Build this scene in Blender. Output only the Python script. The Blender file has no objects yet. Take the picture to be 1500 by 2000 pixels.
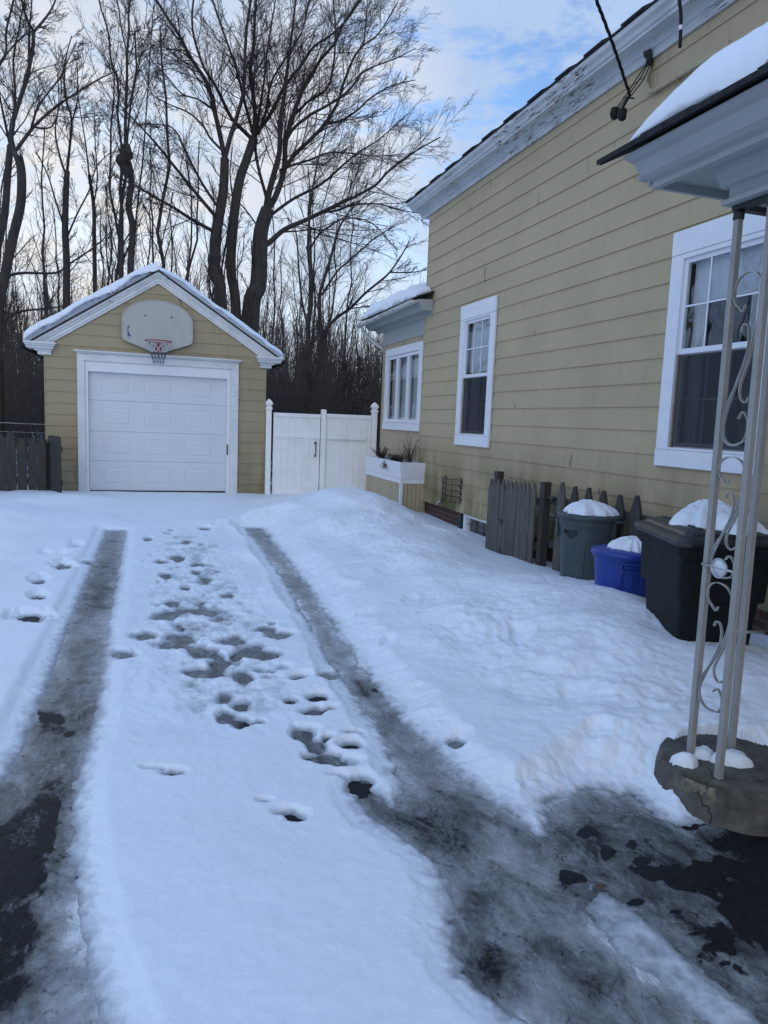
import bpy, math, random
import numpy as np
from math import radians as R, sin, cos, pi
random.seed(7)
rng = np.random.default_rng(11)
COL = bpy.context.scene.collection

# ---------------------------------------------------------------- measured camera
F, CX, CY = 1400.0, 750.0, 1000.0
Mw = np.array([[0.9500723841059764, 0.001000602826862533, -0.3120279855288127],
               [-0.3094829842062462, 0.13052108464350384, -0.9419047345407494],
               [0.03978375857033147, 0.991445028863157, 0.12431414761221424]])
CAM = np.array([0.0, 0.0, 1.6])

def at(x, y, axis, val):
    """survey helper: point seen in the photo direction (x,y) lying on the plane axis=val"""
    d = Mw @ np.array([x - CX, CY - y, -F], float)
    return CAM + (val - CAM[axis]) / d[axis] * d

# ---------------------------------------------------------------- noise
def _h(ix, iy, s):
    n = (ix.astype(np.int64) * 374761393 + iy.astype(np.int64) * 668265263 + s * 974634777) & 0xffffffff
    n = ((n ^ (n >> 13)) * 1274126177) & 0xffffffff
    n = n ^ (n >> 16)
    return (n & 0xffff) / 65535.0
def vn(x, y, s=0):
    ix = np.floor(x); iy = np.floor(y); fx = x - ix; fy = y - iy
    fx = fx * fx * (3 - 2 * fx); fy = fy * fy * (3 - 2 * fy)
    a = _h(ix, iy, s); b = _h(ix + 1, iy, s); c = _h(ix, iy + 1, s); d = _h(ix + 1, iy + 1, s)
    return (a * (1 - fx) + b * fx) * (1 - fy) + (c * (1 - fx) + d * fx) * fy - 0.5
def fbm(x, y, s=0, o=4):
    r = 0; a = 1.0; f = 1.0
    for k in range(o):
        r = r + a * vn(x * f + 17.3 * k, y * f - 9.1 * k, s + k); a *= 0.5; f *= 2.03
    return r

# ---------------------------------------------------------------- object helpers
def tag(o, label=None, cat=None, group=None, kind=None):
    if label: o['label'] = label
    if cat: o['category'] = cat
    if group: o['group'] = group
    if kind: o['kind'] = kind
    return o
def empty(name, loc, label, cat, group=None):
    o = bpy.data.objects.new(name, None); COL.objects.link(o); o.location = loc
    o.empty_display_size = 0.1
    o['_o'] = 1; del o['_o']
    tag(o, label, cat, group)
    ORG[o.name] = np.array(loc, float)
    return o
ORG = {}
class MB:
    def __init__(s): s.v = []; s.f = []; s.sm = []
    def add(s, vs, fs, smooth=False):
        n = len(s.v); s.v.extend([tuple(map(float, p)) for p in vs])
        for f in fs: s.f.append(tuple(i + n for i in f)); s.sm.append(smooth)
    def box(s, a, b):
        x0, y0, z0 = a; x1, y1, z1 = b
        if x0 > x1: x0, x1 = x1, x0
        if y0 > y1: y0, y1 = y1, y0
        if z0 > z1: z0, z1 = z1, z0
        s.add([(x0,y0,z0),(x1,y0,z0),(x1,y1,z0),(x0,y1,z0),(x0,y0,z1),(x1,y0,z1),(x1,y1,z1),(x0,y1,z1)],
              [(3,2,1,0),(4,5,6,7),(0,1,5,4),(1,2,6,5),(2,3,7,6),(3,0,4,7)])
    def extr(s, prof, fn, lo, hi, smooth=False, caps=True):
        """prof: 2D points; fn(a,b,t)->xyz"""
        n = len(prof)
        vs = [fn(a, b, lo) for a, b in prof] + [fn(a, b, hi) for a, b in prof]
        fs = [(i, (i+1) % n, n + (i+1) % n, n + i) for i in range(n)]
        s.add(vs, fs, smooth)
        if caps:
            s.add(vs[:n], [tuple(range(n))[::-1]]); s.add(vs[n:], [tuple(range(n))])
    def tube(s, pts, r, n=8, smooth=True, flat=None, caps=True):
        pts = [np.array(p, float) for p in pts]; m = len(pts)
        rs = r if hasattr(r, '__len__') else [r] * m
        vs = []; u = None
        for i, p in enumerate(pts):
            t = pts[min(i+1, m-1)] - pts[max(i-1, 0)]; t /= (np.linalg.norm(t) + 1e-9)
            if u is None:
                a = np.array([0, 0, 1.0]) if abs(t[2]) < 0.9 else np.array([1.0, 0, 0])
                u = np.cross(t, a)
            u = u - t * u.dot(t); u /= np.linalg.norm(u) + 1e-9
            w = np.cross(t, u)
            for k in range(n):
                a = 2 * pi * (k + .5) / n
                vs.append(p + rs[i] * (cos(a) * u + (flat or 1) * sin(a) * w))
        fs = [(i*n+k, i*n+(k+1) % n, (i+1)*n+(k+1) % n, (i+1)*n+k) for i in range(m-1) for k in range(n)]
        if caps: fs += [tuple(range(n))[::-1], tuple((m-1)*n + k for k in range(n))]
        s.add(vs, fs, smooth)
    def ribbon(s, pts, nrm, w, t):
        """flat bar: w wide along nrm, t thick"""
        pts = [np.array(p, float) for p in pts]; m = len(pts); nrm = np.array(nrm, float)
        vs = []
        for i, p in enumerate(pts):
            d = pts[min(i+1, m-1)] - pts[max(i-1, 0)]; d /= np.linalg.norm(d) + 1e-9
            q = np.cross(d, nrm); q /= np.linalg.norm(q) + 1e-9
            for a, b in ((-1,-1),(1,-1),(1,1),(-1,1)): vs.append(p + nrm*w/2*a + q*t/2*b)
        fs = [(i*4+k, i*4+(k+1) % 4, (i+1)*4+(k+1) % 4, (i+1)*4+k) for i in range(m-1) for k in range(4)]
        fs += [(3,2,1,0), tuple((m-1)*4+k for k in range(4))]
        s.add(vs, fs)
    def lathe(s, prof, c, n=32, a0=0, a1=2*pi, smooth=True):
        m = len(prof); full = abs(a1 - a0 - 2*pi) < 1e-6; k = n if full else n + 1
        vs = [(c[0] + r*cos(a0 + (a1-a0)*j/n), c[1] + r*sin(a0 + (a1-a0)*j/n), c[2] + z) for r, z in prof for j in range(k)]
        fs = [(i*k+j, i*k+(j+1) % k, (i+1)*k+(j+1) % k, (i+1)*k+j) for i in range(m-1) for j in range(n)]
        s.add(vs, fs, smooth)
    def build(s, name, mat, parent=None, base=None, bevel=0):
        me = bpy.data.meshes.new(name)
        org = ORG[parent.name] if parent is not None else (np.array(base, float) if base is not None else np.zeros(3))
        vs = np.array(s.v, float) - org
        me.from_pydata([tuple(p) for p in vs], [], s.f)
        me.polygons.foreach_set('use_smooth', s.sm)
        me.materials.append(mat); me.update()
        o = bpy.data.objects.new(name, me); COL.objects.link(o)
        if parent is not None: o.parent = parent; ORG[o.name] = org
        else: o.location = org; ORG[o.name] = org
        if bevel:
            b = o.modifiers.new('bevel', 'BEVEL'); b.width = bevel; b.segments = 2; b.limit_method = 'ANGLE'; b.angle_limit = R(40)
        return o
def npmesh(name, V, Fa, mat, parent=None, base=None, smooth=True, attrs=None):
    me = bpy.data.meshes.new(name)
    org = ORG[parent.name] if parent is not None else (np.array(base, float) if base is not None else np.zeros(3))
    V = np.asarray(V, np.float64) - org
    k = Fa.shape[1]
    me.vertices.add(len(V)); me.vertices.foreach_set('co', V.astype(np.float32).ravel())
    me.loops.add(Fa.size); me.loops.foreach_set('vertex_index', Fa.astype(np.int32).ravel())
    me.polygons.add(len(Fa)); me.polygons.foreach_set('loop_start', np.arange(0, Fa.size, k, dtype=np.int32))
    me.polygons.foreach_set('loop_total', np.full(len(Fa), k, np.int32))
    me.polygons.foreach_set('use_smooth', np.full(len(Fa), smooth))
    me.materials.append(mat); me.update(calc_edges=True)
    if attrs:
        for n, a in attrs.items():
            at_ = me.attributes.new(n, 'FLOAT', 'POINT'); at_.data.foreach_set('value', a.astype(np.float32).ravel())
    o = bpy.data.objects.new(name, me); COL.objects.link(o)
    if parent is not None: o.parent = parent
    else: o.location = org
    ORG[o.name] = org
    return o

# ---------------------------------------------------------------- materials
class NT:
    def __init__(s, name):
        s.m = bpy.data.materials.new(name); s.m.use_nodes = True; s.t = s.m.node_tree
        s.p = s.t.nodes['Principled BSDF']; s.out = s.t.nodes['Material Output']
        s.pos = None
    def n(s, ty, **k):
        o = s.t.nodes.new(ty)
        for a, b in k.items():
            if a in o.inputs.keys(): o.inputs[a].default_value = b
            else: setattr(o, a, b)
        return o
    def l(s, a, b): s.t.links.new(a, b)
    def P(s):
        if s.pos is None: s.pos = s.n('ShaderNodeNewGeometry').outputs['Position']
        return s.pos
    def map(s, sc):
        m = s.n('ShaderNodeMapping'); m.inputs['Scale'].default_value = sc; s.l(s.P(), m.inputs['Vector']); return m.outputs[0]
    def noise(s, scale, det=4, rough=.55, sc=None, dist=0):
        o = s.n('ShaderNodeTexNoise'); o.inputs['Scale'].default_value = scale; o.inputs['Detail'].default_value = det
        o.inputs['Roughness'].default_value = rough; o.inputs['Distortion'].default_value = dist
        s.l(s.map(sc) if sc else s.P(), o.inputs['Vector']); return o.outputs['Fac']
    def ramp(s, f, stops):
        r = s.n('ShaderNodeValToRGB'); e = r.color_ramp.elements
        while len(e) < len(stops): e.new(.5)
        for i, (p, c) in enumerate(stops):
            e[i].position = p; e[i].color = (c, c, c, 1) if not hasattr(c, '__len__') else (*c, 1)
        s.l(f, r.inputs[0]); return r.outputs[0]
    def mix(s, f, a, b, mode='MIX'):
        m = s.n('ShaderNodeMix', data_type='RGBA', blend_type=mode)
        for v, i in ((f, 0), (a, 6), (b, 7)):
            if hasattr(v, 'node'): s.l(v, m.inputs[i])
            else: m.inputs[i].default_value = (*v, 1) if hasattr(v, '__len__') else v
        return m.outputs[2]
    def math(s, op, a, b=0, clamp=False):
        m = s.n('ShaderNodeMath', operation=op, use_clamp=clamp)
        for v, i in ((a, 0), (b, 1)):
            if hasattr(v, 'node'): s.l(v, m.inputs[i])
            else: m.inputs[i].default_value = v
        return m.outputs[0]
    def bump(s, h, st=.3, d=.01, prev=None):
        b = s.n('ShaderNodeBump'); b.inputs['Strength'].default_value = st; b.inputs['Distance'].default_value = d
        s.l(h, b.inputs['Height'])
        if prev: s.l(prev, b.inputs['Normal'])
        return b.outputs[0]
    def col(s, c):
        if hasattr(c, 'node'): s.l(c, s.p.inputs['Base Color'])
        else: s.p.inputs['Base Color'].default_value = (*c, 1)
    def rough(s, r):
        if hasattr(r, 'node'): s.l(r, s.p.inputs['Roughness'])
        else: s.p.inputs['Roughness'].default_value = r
    def nrm(s, n): s.l(n, s.p.inputs['Normal'])

def painted(name, c, rough=.5, var=.12, bump=.15, sc=8, stretch=None, dirt=None, dirtamt=.0):
    t = NT(name)
    f = t.noise(sc, 5, .6, stretch)
    lo = tuple(x * (1 - var) for x in c); hi = tuple(min(1, x * (1 + var * .6)) for x in c)
    cc = t.ramp(f, [(.3, lo), (.7, hi)])
    if dirt:
        d = t.ramp(t.noise(sc * .7, 6, .7, stretch), [(.5, 0), (.72, dirtamt)])
        cc = t.mix(d, cc, dirt)
    t.col(cc); t.rough(rough)
    t.nrm(t.bump(t.noise(sc * 12, 3, .6, stretch), bump, .004))
    return t.m

YEL = (.455, .372, .228)
def siding_mat(name, axis, YEL=YEL):
    t = NT(name)
    sc = (1, 30, 1) if axis == 'Y' else (30, 1, 1)     # vertical combed grain
    g = t.noise(4.5, 3, .7, (sc[0], sc[1], .6))
    cc = t.ramp(t.noise(1.3, 5, .6), [(.3, tuple(x*.90 for x in YEL)), (.7, tuple(x*1.06 for x in YEL))])
    cc = t.mix(t.ramp(g, [(.35, .12), (.65, 0)]), cc, (.16, .13, .08))
    sep = t.n('ShaderNodeSeparateXYZ'); t.l(t.P(), sep.inputs[0])
    zf = t.n('ShaderNodeMapRange'); t.l(sep.outputs[2], zf.inputs[0])
    for i, v in enumerate((.3, 1.5, 1.1, 0)): zf.inputs[i+1].default_value = v
    alg = t.ramp(t.noise(1.6, 6, .65, (1, 1, .35)), [(.38, 0), (.58, 1)])
    am = t.math('MULTIPLY', alg, zf.outputs[0])
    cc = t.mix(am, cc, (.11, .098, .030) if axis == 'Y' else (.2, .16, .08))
    st = t.ramp(t.noise(2.2, 4, .6, (3, 3, .5)), [(.62, 0), (.78, .28)])
    cc = t.mix(st, cc, (.14, .12, .085))
    sp = t.ramp(t.noise(9, 2, .5, (1, 1, .25)), [(.735, 0), (.75, .7)])
    cc = t.mix(sp, cc, (.10, .085, .06))
    t.col(cc); t.rough(.62)
    t.nrm(t.bump(g, .35, .004)); return t.m
M = {}
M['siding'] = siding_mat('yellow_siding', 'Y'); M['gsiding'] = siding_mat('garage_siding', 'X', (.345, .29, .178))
M['beadboard'] = painted('yellow_beadboard', (.45, .38, .25), .6, .12, .2, 6, (1, 1, .3), (.12, .10, .06), .35)
M['sheath'] = painted('wall_backing', (.13, .105, .065), .9)
M['white'] = painted('white_trim_paint', (.74, .76, .80), .45, .05, .12, 7)
def peel_mat(name, axis=1, g=1.0):
    t = NT(name)
    base = t.ramp(t.noise(3, 4), [(.3, (.47*g, .50*g, .51*g)), (.7, (.60*g, .62*g, .63*g))])
    sc = [14, 14, 34]; sc[axis] = 4
    a = t.noise(1.0, 6, .75, tuple(sc), 1.2)
    b = t.ramp(t.noise(.55, 3, .5), [(.44, 0), (.54, 1)])
    k = t.math('MULTIPLY', t.ramp(a, [(.555+.05*(axis == 0), 0), (.575+.05*(axis == 0), 1)]), b)
    wood = t.ramp(t.noise(14, 5), [(.35, (.035, .03, .025)), (.7, (.22, .17, .11))])
    cc = t.mix(k, base, wood)
    cr = t.ramp(t.noise(1.0, 4, .6, tuple(x * 2.2 for x in sc), .4), [(.34, .5), (.37, 0)])
    cc = t.mix(cr, cc, (.2, .2, .19))
    t.col(cc); t.rough(.6); t.nrm(t.bump(k, -.5, .006)); return t.m
M['peel'] = peel_mat('peeling_white_paint', 1); M['peelx'] = peel_mat('peeling_white_paint_front', 0, 1.22)
M['door'] = painted('garage_door_steel', (.62, .66, .70), .38, .03, .05, 3)
M['vinyl'] = painted('white_vinyl', (.90, .90, .88), .35, .04, .05, 4, None, (.35, .38, .28), .18)
M['shingle'] = painted('dark_asphalt_shingle', (.035, .037, .04), .9, .4, .8, 25)
M['black_metal'] = painted('black_iron', (.02, .02, .022), .5, .3)
M['gutter'] = painted('old_white_gutter', (.60, .61, .58), .45, .12, .1, 10, (1, .3, 1), (.08, .085, .06), .85)
M['soffit'] = painted('porch_grey_paint', (.36, .38, .38), .55, .06, .1, 5)
M['post'] = painted('grey_post_paint', (.30, .295, .275), .42, .1, .08, 12, None, (.16, .15, .14), .3)
M['scroll'] = painted('scroll_aluminium', (.42, .42, .40), .35, .2, .1, 20); M['scroll'].node_tree.nodes['Principled BSDF'].inputs['Metallic'].default_value = .5
M['rubber'] = painted('black_rubber', (.015, .015, .017), .45)
M['grey_plastic'] = painted('grey_bin_plastic', (.060, .078, .088), .42, .1, .1, 6)
M['blue_plastic'] = painted('blue_bin_plastic', (.008, .040, .26), .38, .15, .08, 6)
M['black_plastic'] = painted('black_bin_plastic', (.0065, .0085, .0095), .5, .2, .25, 20)
M['red'] = painted('rust_red_paint', (.30, .06, .05), .55, .3)
M['board'] = painted('backboard_plastic', (.43, .43, .395), .5, .06, .15, 4, (3, 1, .6), (.28, .30, .30), .4)
M['navy'] = painted('faded_navy_print', (.07, .10, .20), .6)
M['net'] = painted('net_cord_white', (.55, .55, .58), .8); M['netblue'] = painted('net_cord_blue', (.07, .08, .14), .8)
M['curtain'] = painted('curtain_cloth', (.62, .62, .60), .9, .1, .2, 30, (1, 6, .3))
M['blind'] = painted('white_blind', (.75, .77, .80), .6)
M['dark'] = painted('dark_room', (.12, .12, .125), .9)
M['leaf'] = painted('dead_leaf', (.085, .062, .038), .8)
M['black_lid'] = painted('black_lid_plastic', (.018, .021, .023), .45, .2, .2, 18)
M['dead'] = painted('dead_plant_stems', (.045, .032, .024), .9, .4)
M['sage'] = painted('grey_green_foliage', (.055, .06, .05), .9, .4)
M['ever'] = painted('evergreen_needles', (.014, .018, .014), .9, .4)
M['chrome'] = painted('galvanised_metal', (.5, .5, .5), .35); M['chrome'].node_tree.nodes['Principled BSDF'].inputs['Metallic'].default_value = .9
M['white_lens'] = painted('white_reflector', (.62, .66, .72), .25)
M['cable'] = painted('black_cable', (.012, .012, .013), .6)
M['green'] = painted('dark_green_paint', (.02, .05, .045), .6)
for k_, v_ in (('black_plastic', .12), ('cable', .2), ('grey_plastic', .25), ('shingle', .15), ('darkwood', .2)):
    if k_ in M: M[k_].node_tree.nodes['Principled BSDF'].inputs['Specular IOR Level'].default_value = v_
def bark(name, c, s=1.0):
    t = NT(name)
    n = t.noise(9*s, 6, .7, (1, 1, .25))
    t.col(t.ramp(n, [(.3, tuple(x*.5 for x in c)), (.7, tuple(x*1.5 for x in c))])); t.rough(.95)
    t.nrm(t.bump(n, .8, .03)); return t.m
M['bark'] = bark('maple_bark', (.040, .034, .029)); M['twig'] = bark('twig_bark', (.034, .028, .024))
M['bark2'] = bark('woodland_bark', (.046, .040, .035)); M['brushm'] = bark('brush_twigs', (.085, .068, .058))
M['oldwood'] = None
def wood(name, c, c2, axis):
    t = NT(name)
    n = t.noise(7, 6, .7, (6, 6, .35))
    cc = t.ramp(n, [(.3, c), (.7, c2)])
    kn = t.ramp(t.noise(5, 2, .5), [(.70, 0), (.73, .8)])
    cc = t.mix(kn, cc, (.015, .014, .013))
    gm = t.ramp(t.noise(2.2, 4, .6), [(.55, 0), (.7, .4)])
    cc = t.mix(gm, cc, (.05, .055, .03))
    t.col(cc); t.rough(.85); t.nrm(t.bump(n, .7, .006)); return t.m
M['oldwood'] = wood('weathered_grey_wood', (.042, .037, .032), (.150, .137, .120), 2)
M['darkwood'] = wood('damp_dark_wood', (.017, .016, .015), (.060, .056, .050), 2)

def brick_mat():
    t = NT('red_brick'); b = t.n('ShaderNodeTexBrick')
    mp = t.n('ShaderNodeCombineXYZ'); sep = t.n('ShaderNodeSeparateXYZ'); t.l(t.P(), sep.inputs[0])
    t.l(sep.outputs[1], mp.inputs[0]); t.l(sep.outputs[2], mp.inputs[1]); t.l(mp.outputs[0], b.inputs['Vector'])
    b.inputs['Scale'].default_value = 1; b.inputs['Brick Width'].default_value = .21; b.inputs['Row Height'].default_value = .072
    b.inputs['Mortar Size'].default_value = .008
    b.inputs['Color1'].default_value = (.10, .035, .028, 1); b.inputs['Color2'].default_value = (.06, .025, .02, 1); b.inputs['Mortar'].default_value = (.12, .10, .09, 1)
    t.col(t.mix(t.ramp(t.noise(20, 4), [(.4, 0), (.7, .5)]), b.outputs['Color'], (.05, .035, .03))); t.rough(.9)
    t.nrm(t.bump(b.outputs['Fac'], -.5, .006)); return t.m
M['brick'] = brick_mat()
def concrete():
    t = NT('old_concrete')
    n = t.noise(9, 8, .7); cc = t.ramp(n, [(.3, (.035, .034, .030)), (.55, (.10, .095, .082)), (.75, (.19, .18, .155))])
    cr = t.n('ShaderNodeTexVoronoi', feature='DISTANCE_TO_EDGE'); cr.inputs['Scale'].default_value = 2.6
    dv = t.n('ShaderNodeVectorMath', operation='ADD'); t.l(t.P(), dv.inputs[0])
    nn = t.n('ShaderNodeTexNoise'); nn.inputs['Scale'].default_value = 7; t.l(t.P(), nn.inputs['Vector'])
    sc = t.n('ShaderNodeVectorMath', operation='SCALE'); t.l(nn.outputs['Color'], sc.inputs[0]); sc.inputs['Scale'].default_value = .22; t.l(sc.outputs[0], dv.inputs[1])
    t.l(dv.outputs[0], cr.inputs['Vector'])
    crk = t.ramp(cr.outputs['Distance'], [(.0, .8), (.009, 0)])
    cc = t.mix(crk, cc, (.012, .011, .010))
    sp = t.ramp(t.noise(60, 5), [(.60, 0), (.70, .35)]); cc = t.mix(sp, cc, (.20, .185, .15))
    ms = t.ramp(t.noise(6, 5), [(.55, 0), (.68, .55)]); cc = t.mix(ms, cc, (.05, .055, .03))
    t.col(cc); t.rough(.9); t.nrm(t.bump(t.mix(.5, n, crk), .8, .02)); return t.m
M['concrete'] = concrete()
M['chip'] = painted('broken_cement_face', (.22, .20, .15), .9, .55, 1.0, 22, None, (.05, .048, .04), .9)

def snow_mat(name, tint=(.80, .845, .90), fine=True):
    t = NT(name)
    n1 = t.noise(5, 6, .65); n2 = t.noise(38, 6, .7); n3 = t.noise(170, 3, .6)
    cc = t.ramp(t.noise(1.6, 5, .6), [(.3, tuple(x*.95 for x in tint)), (.7, tint)])
    cc = t.mix(t.ramp(n2, [(.3, .10), (.5, 0)]), cc, (.62, .68, .76))
    dr = t.ramp(t.noise(260, 2, .5), [(.80, 0), (.82, .5)])
    cc = t.mix(dr, cc, (.25, .22, .2))
    t.col(cc); t.rough(.55); t.p.inputs['Specular IOR Level'].default_value = .35
    t.p.inputs['Subsurface Weight'].default_value = .0
    b = t.bump(n1, .35, .05); b = t.bump(n2, .45, .012, b); b = t.bump(n3, .4, .003, b); t.nrm(b)
    return t.m
M['snow'] = snow_mat('snow')
def slush_snow():
    t = NT('trodden_snow')
    at_ = t.n('ShaderNodeAttribute', attribute_name='thick')
    n1 = t.noise(5, 6, .65); n2 = t.noise(38, 6, .7); n3 = t.noise(170, 3, .6); n4 = t.noise(22, 7, .75)
    tint = (.80, .845, .90)
    cc = t.ramp(t.noise(1.6, 5, .6), [(.3, tuple(x*.95 for x in tint)), (.7, tint)])
    cc = t.mix(t.ramp(n2, [(.3, .12), (.5, 0)]), cc, (.62, .68, .76))
    # thin snow is soaked and greyer: an actual wet film where the layer is a few millimetres deep
    th = t.math('ADD', at_.outputs['Fac'], t.math('MULTIPLY', t.math('SUBTRACT', n4, .5), .03))
    wet = t.n('ShaderNodeMapRange'); t.l(th, wet.inputs[0])
    for i, v in enumerate((.0, .022, .88, 0)): wet.inputs[i+1].default_value = v
    cc = t.mix(wet.outputs[0], cc, (.16, .185, .21))
    dr = t.ramp(t.noise(120, 2, .5), [(.79, 0), (.81, .6)])
    cc = t.mix(dr, cc, (.3, .27, .24))
    t.col(cc)
    rg = t.n('ShaderNodeMapRange'); t.l(wet.outputs[0], rg.inputs[0]); rg.inputs[3].default_value = .55; rg.inputs[4].default_value = .3
    t.l(rg.outputs[0], t.p.inputs['Roughness']); t.p.inputs['Specular IOR Level'].default_value = .35
    msk = t.ramp(t.noise(1.1, 3), [(.38, .15), (.62, 1)]); n2 = t.math('MULTIPLY', n2, msk); b = t.bump(n1, .22, .03); b = t.bump(n2, .5, .012, b); b = t.bump(n3, .4, .003, b); t.nrm(b)
    return t.m
M['gsnow'] = slush_snow()
def drive_mat():
    t = NT('icy_asphalt')
    at_ = t.n('ShaderNodeAttribute', attribute_name='ice')
    a = t.noise(7, 8, .72, (1, .6, 1), .6); b = t.noise(45, 6, .75); c = t.noise(2.2, 5, .6)
    f = t.math('ADD', at_.outputs['Fac'], t.math('MULTIPLY', t.math('SUBTRACT', a, .5), 1.25))
    f = t.math('ADD', f, t.math('MULTIPLY', t.math('SUBTRACT', b, .5), .42))
    c2 = t.noise(19, 9, .80, (1, .55, 1), .4); f = t.math('ADD', f, t.math('MULTIPLY', t.math('SUBTRACT', c2, .5), .60))
    pit = t.ramp(t.noise(26, 7, .8, (1, .7, 1), .8), [(.36, .30), (.43, 0)])
    f = t.math('SUBTRACT', f, pit)
    wsp = t.ramp(t.noise(13, 9, .82, (1, .35, 1), 1.4), [(.56, 0), (.66, .22)])
    f = t.math('ADD', f, wsp)
    agg = t.noise(300, 2, .6)
    asp = t.ramp(agg, [(.4, (.006, .007, .010)), (.68, (.036, .038, .042))])
    cr = t.n('ShaderNodeTexVoronoi', feature='DISTANCE_TO_EDGE'); cr.inputs['Scale'].default_value = 9
    dv = t.n('ShaderNodeVectorMath', operation='ADD'); t.l(t.P(), dv.inputs[0])
    nn = t.n('ShaderNodeTexNoise'); nn.inputs['Scale'].default_value = 9; t.l(t.P(), nn.inputs['Vector'])
    sc = t.n('ShaderNodeVectorMath', operation='SCALE'); t.l(nn.outputs['Color'], sc.inputs[0]); sc.inputs['Scale'].default_value = .15; t.l(sc.outputs[0], dv.inputs[1])
    t.l(dv.outputs[0], cr.inputs['Vector'])
    crk = t.ramp(cr.outputs['Distance'], [(.0, .95), (.02, 0)])
    asp = t.mix(crk, asp, (.002, .002, .002))
    ice = t.ramp(f, [(.10, (.028, .031, .035)), (.26, (.095, .100, .106)), (.44, (.215, .225, .235)), (.68, (.36, .375, .39)), (.95, (.72, .75, .79))])
    br = t.ramp(t.noise(6, 4), [(.60, 0), (.74, .20)]); ice = t.mix(br, ice, (.09, .085, .07))
    k = t.ramp(f, [(.02, 0), (.13, 1)])
    t.col(t.mix(k, asp, ice))
    rr = t.ramp(b, [(.3, .07), (.7, .30)])
    t.rough(t.mix(k, (.30, .30, .30), rr))
    sl = t.n('ShaderNodeMapRange'); t.l(k, sl.inputs[0]); sl.inputs[3].default_value = .06; sl.inputs[4].default_value = .55; t.l(sl.outputs[0], t.p.inputs['Specular IOR Level'])
    n9 = t.noise(95, 4, .7); nb = t.bump(k, .5, .006); nb = t.bump(n9, .45, .005, nb); nb = t.bump(a, .45, .03, nb); nb = t.bump(b, .45, .008, nb); nb = t.bump(agg, .6, .003, nb); t.nrm(nb)
    return t.m
M['drive'] = drive_mat()
def ground_mat():
    t = NT('woodland_floor')
    f = t.ramp(t.noise(.8, 7, .7), [(.45, 0), (.55, 1)])
    t.col(t.mix(f, (.55, .60, .66), (.06, .05, .04))); t.rough(.9); return t.m
M['ground'] = ground_mat()
def glass():
    t = NT('window_glass')
    tr = t.n('ShaderNodeBsdfTransparent'); tr.inputs[0].default_value = (.80, .84, .86, 1)
    gl = t.n('ShaderNodeBsdfGlossy'); gl.inputs['Roughness'].default_value = .015
    fr = t.n('ShaderNodeLayerWeight'); fr.inputs['Blend'].default_value = .5
    nb = t.bump(t.noise(2.5, 2), .04, .05); t.l(nb, gl.inputs['Normal'])
    fa = t.math('ADD', t.math('MULTIPLY', t.math('POWER', fr.outputs['Facing'], 4.0), .85), .11, True)
    mx = t.n('ShaderNodeMixShader'); t.l(fa, mx.inputs[0]); t.l(tr.outputs[0], mx.inputs[1]); t.l(gl.outputs[0], mx.inputs[2])
    t.l(mx.outputs[0], t.out.inputs[0]); return t.m
M['glass'] = glass()
def screen():
    t = NT('insect_screen')
    tr = t.n('ShaderNodeBsdfTransparent'); df = t.n('ShaderNodeBsdfDiffuse'); df.inputs[0].default_value = (.06, .065, .07, 1)
    mx = t.n('ShaderNodeMixShader'); mx.inputs[0].default_value = .5; t.l(tr.outputs[0], mx.inputs[1]); t.l(df.outputs[0], mx.inputs[2]); t.l(mx.outputs[0], t.out.inputs[0]); return t.m
M['screen'] = screen()

# ================================================================ GROUND, DRIVE, SNOW
def g0(Y): return 0.10 * np.clip((Y - 5) / 9, 0, 1)
def gpt(x, y):
    z = 0.02
    for _ in range(3):
        p = at(x, y, 2, z); z = float(g0(p[1])) + .02
    return p[:2]
def poly(pts): return np.array([gpt(*p) for p in pts])
LT = poly([(208,1035),(245,1035),(232,1120),(215,1210),(205,1300),(190,1400),(155,1500),(143,1600),(150,1700),(165,1800),(185,1900),(215,2010),(260,2250),(-400,2250),(-400,1850),(-200,1700),(0,1520),(40,1450),(90,1330),(135,1210),(160,1150)])
RT = poly([(478,1030),(512,1030),(560,1090),(608,1150),(650,1220),(700,1290),(758,1360),(802,1410),(850,1450),(885,1500),(930,1540),(1000,1580),(1050,1612),(1072,1560),(1150,1532),(1230,1545),(1290,1590),(1330,1606),(1420,1600),(1700,1600),(2200,1900),(2200,2600),(1250,2600),(1060,2010),(960,1940),(900,1890),(880,1830),(890,1740),(850,1680),(770,1615),(725,1592),(695,1545),(710,1530),(770,1565),(786,1535),(770,1490),(730,1410),(690,1350),(640,1280),(600,1210),(560,1140),(520,1080)])
def sdist(X, Y, P):
    d = np.full(X.shape, 1e9); ins = np.zeros(X.shape, bool)
    n = len(P)
    for i in range(n):
        a = P[i]; b = P[(i+1) % n]; e = b - a; L = e.dot(e) + 1e-12
        wx = X - a[0]; wy = Y - a[1]; t = np.clip((wx*e[0] + wy*e[1]) / L, 0, 1)
        d = np.minimum(d, (wx - t*e[0])**2 + (wy - t*e[1])**2)
        c = (a[1] > Y) != (b[1] > Y)
        with np.errstate(divide='ignore', invalid='ignore'):
            xi = a[0] + (Y - a[1]) / (b[1] - a[1] + 1e-12) * e[0]
        ins ^= c & (X < xi)
    d = np.sqrt(d); d[ins] *= -1
    return d
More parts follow.
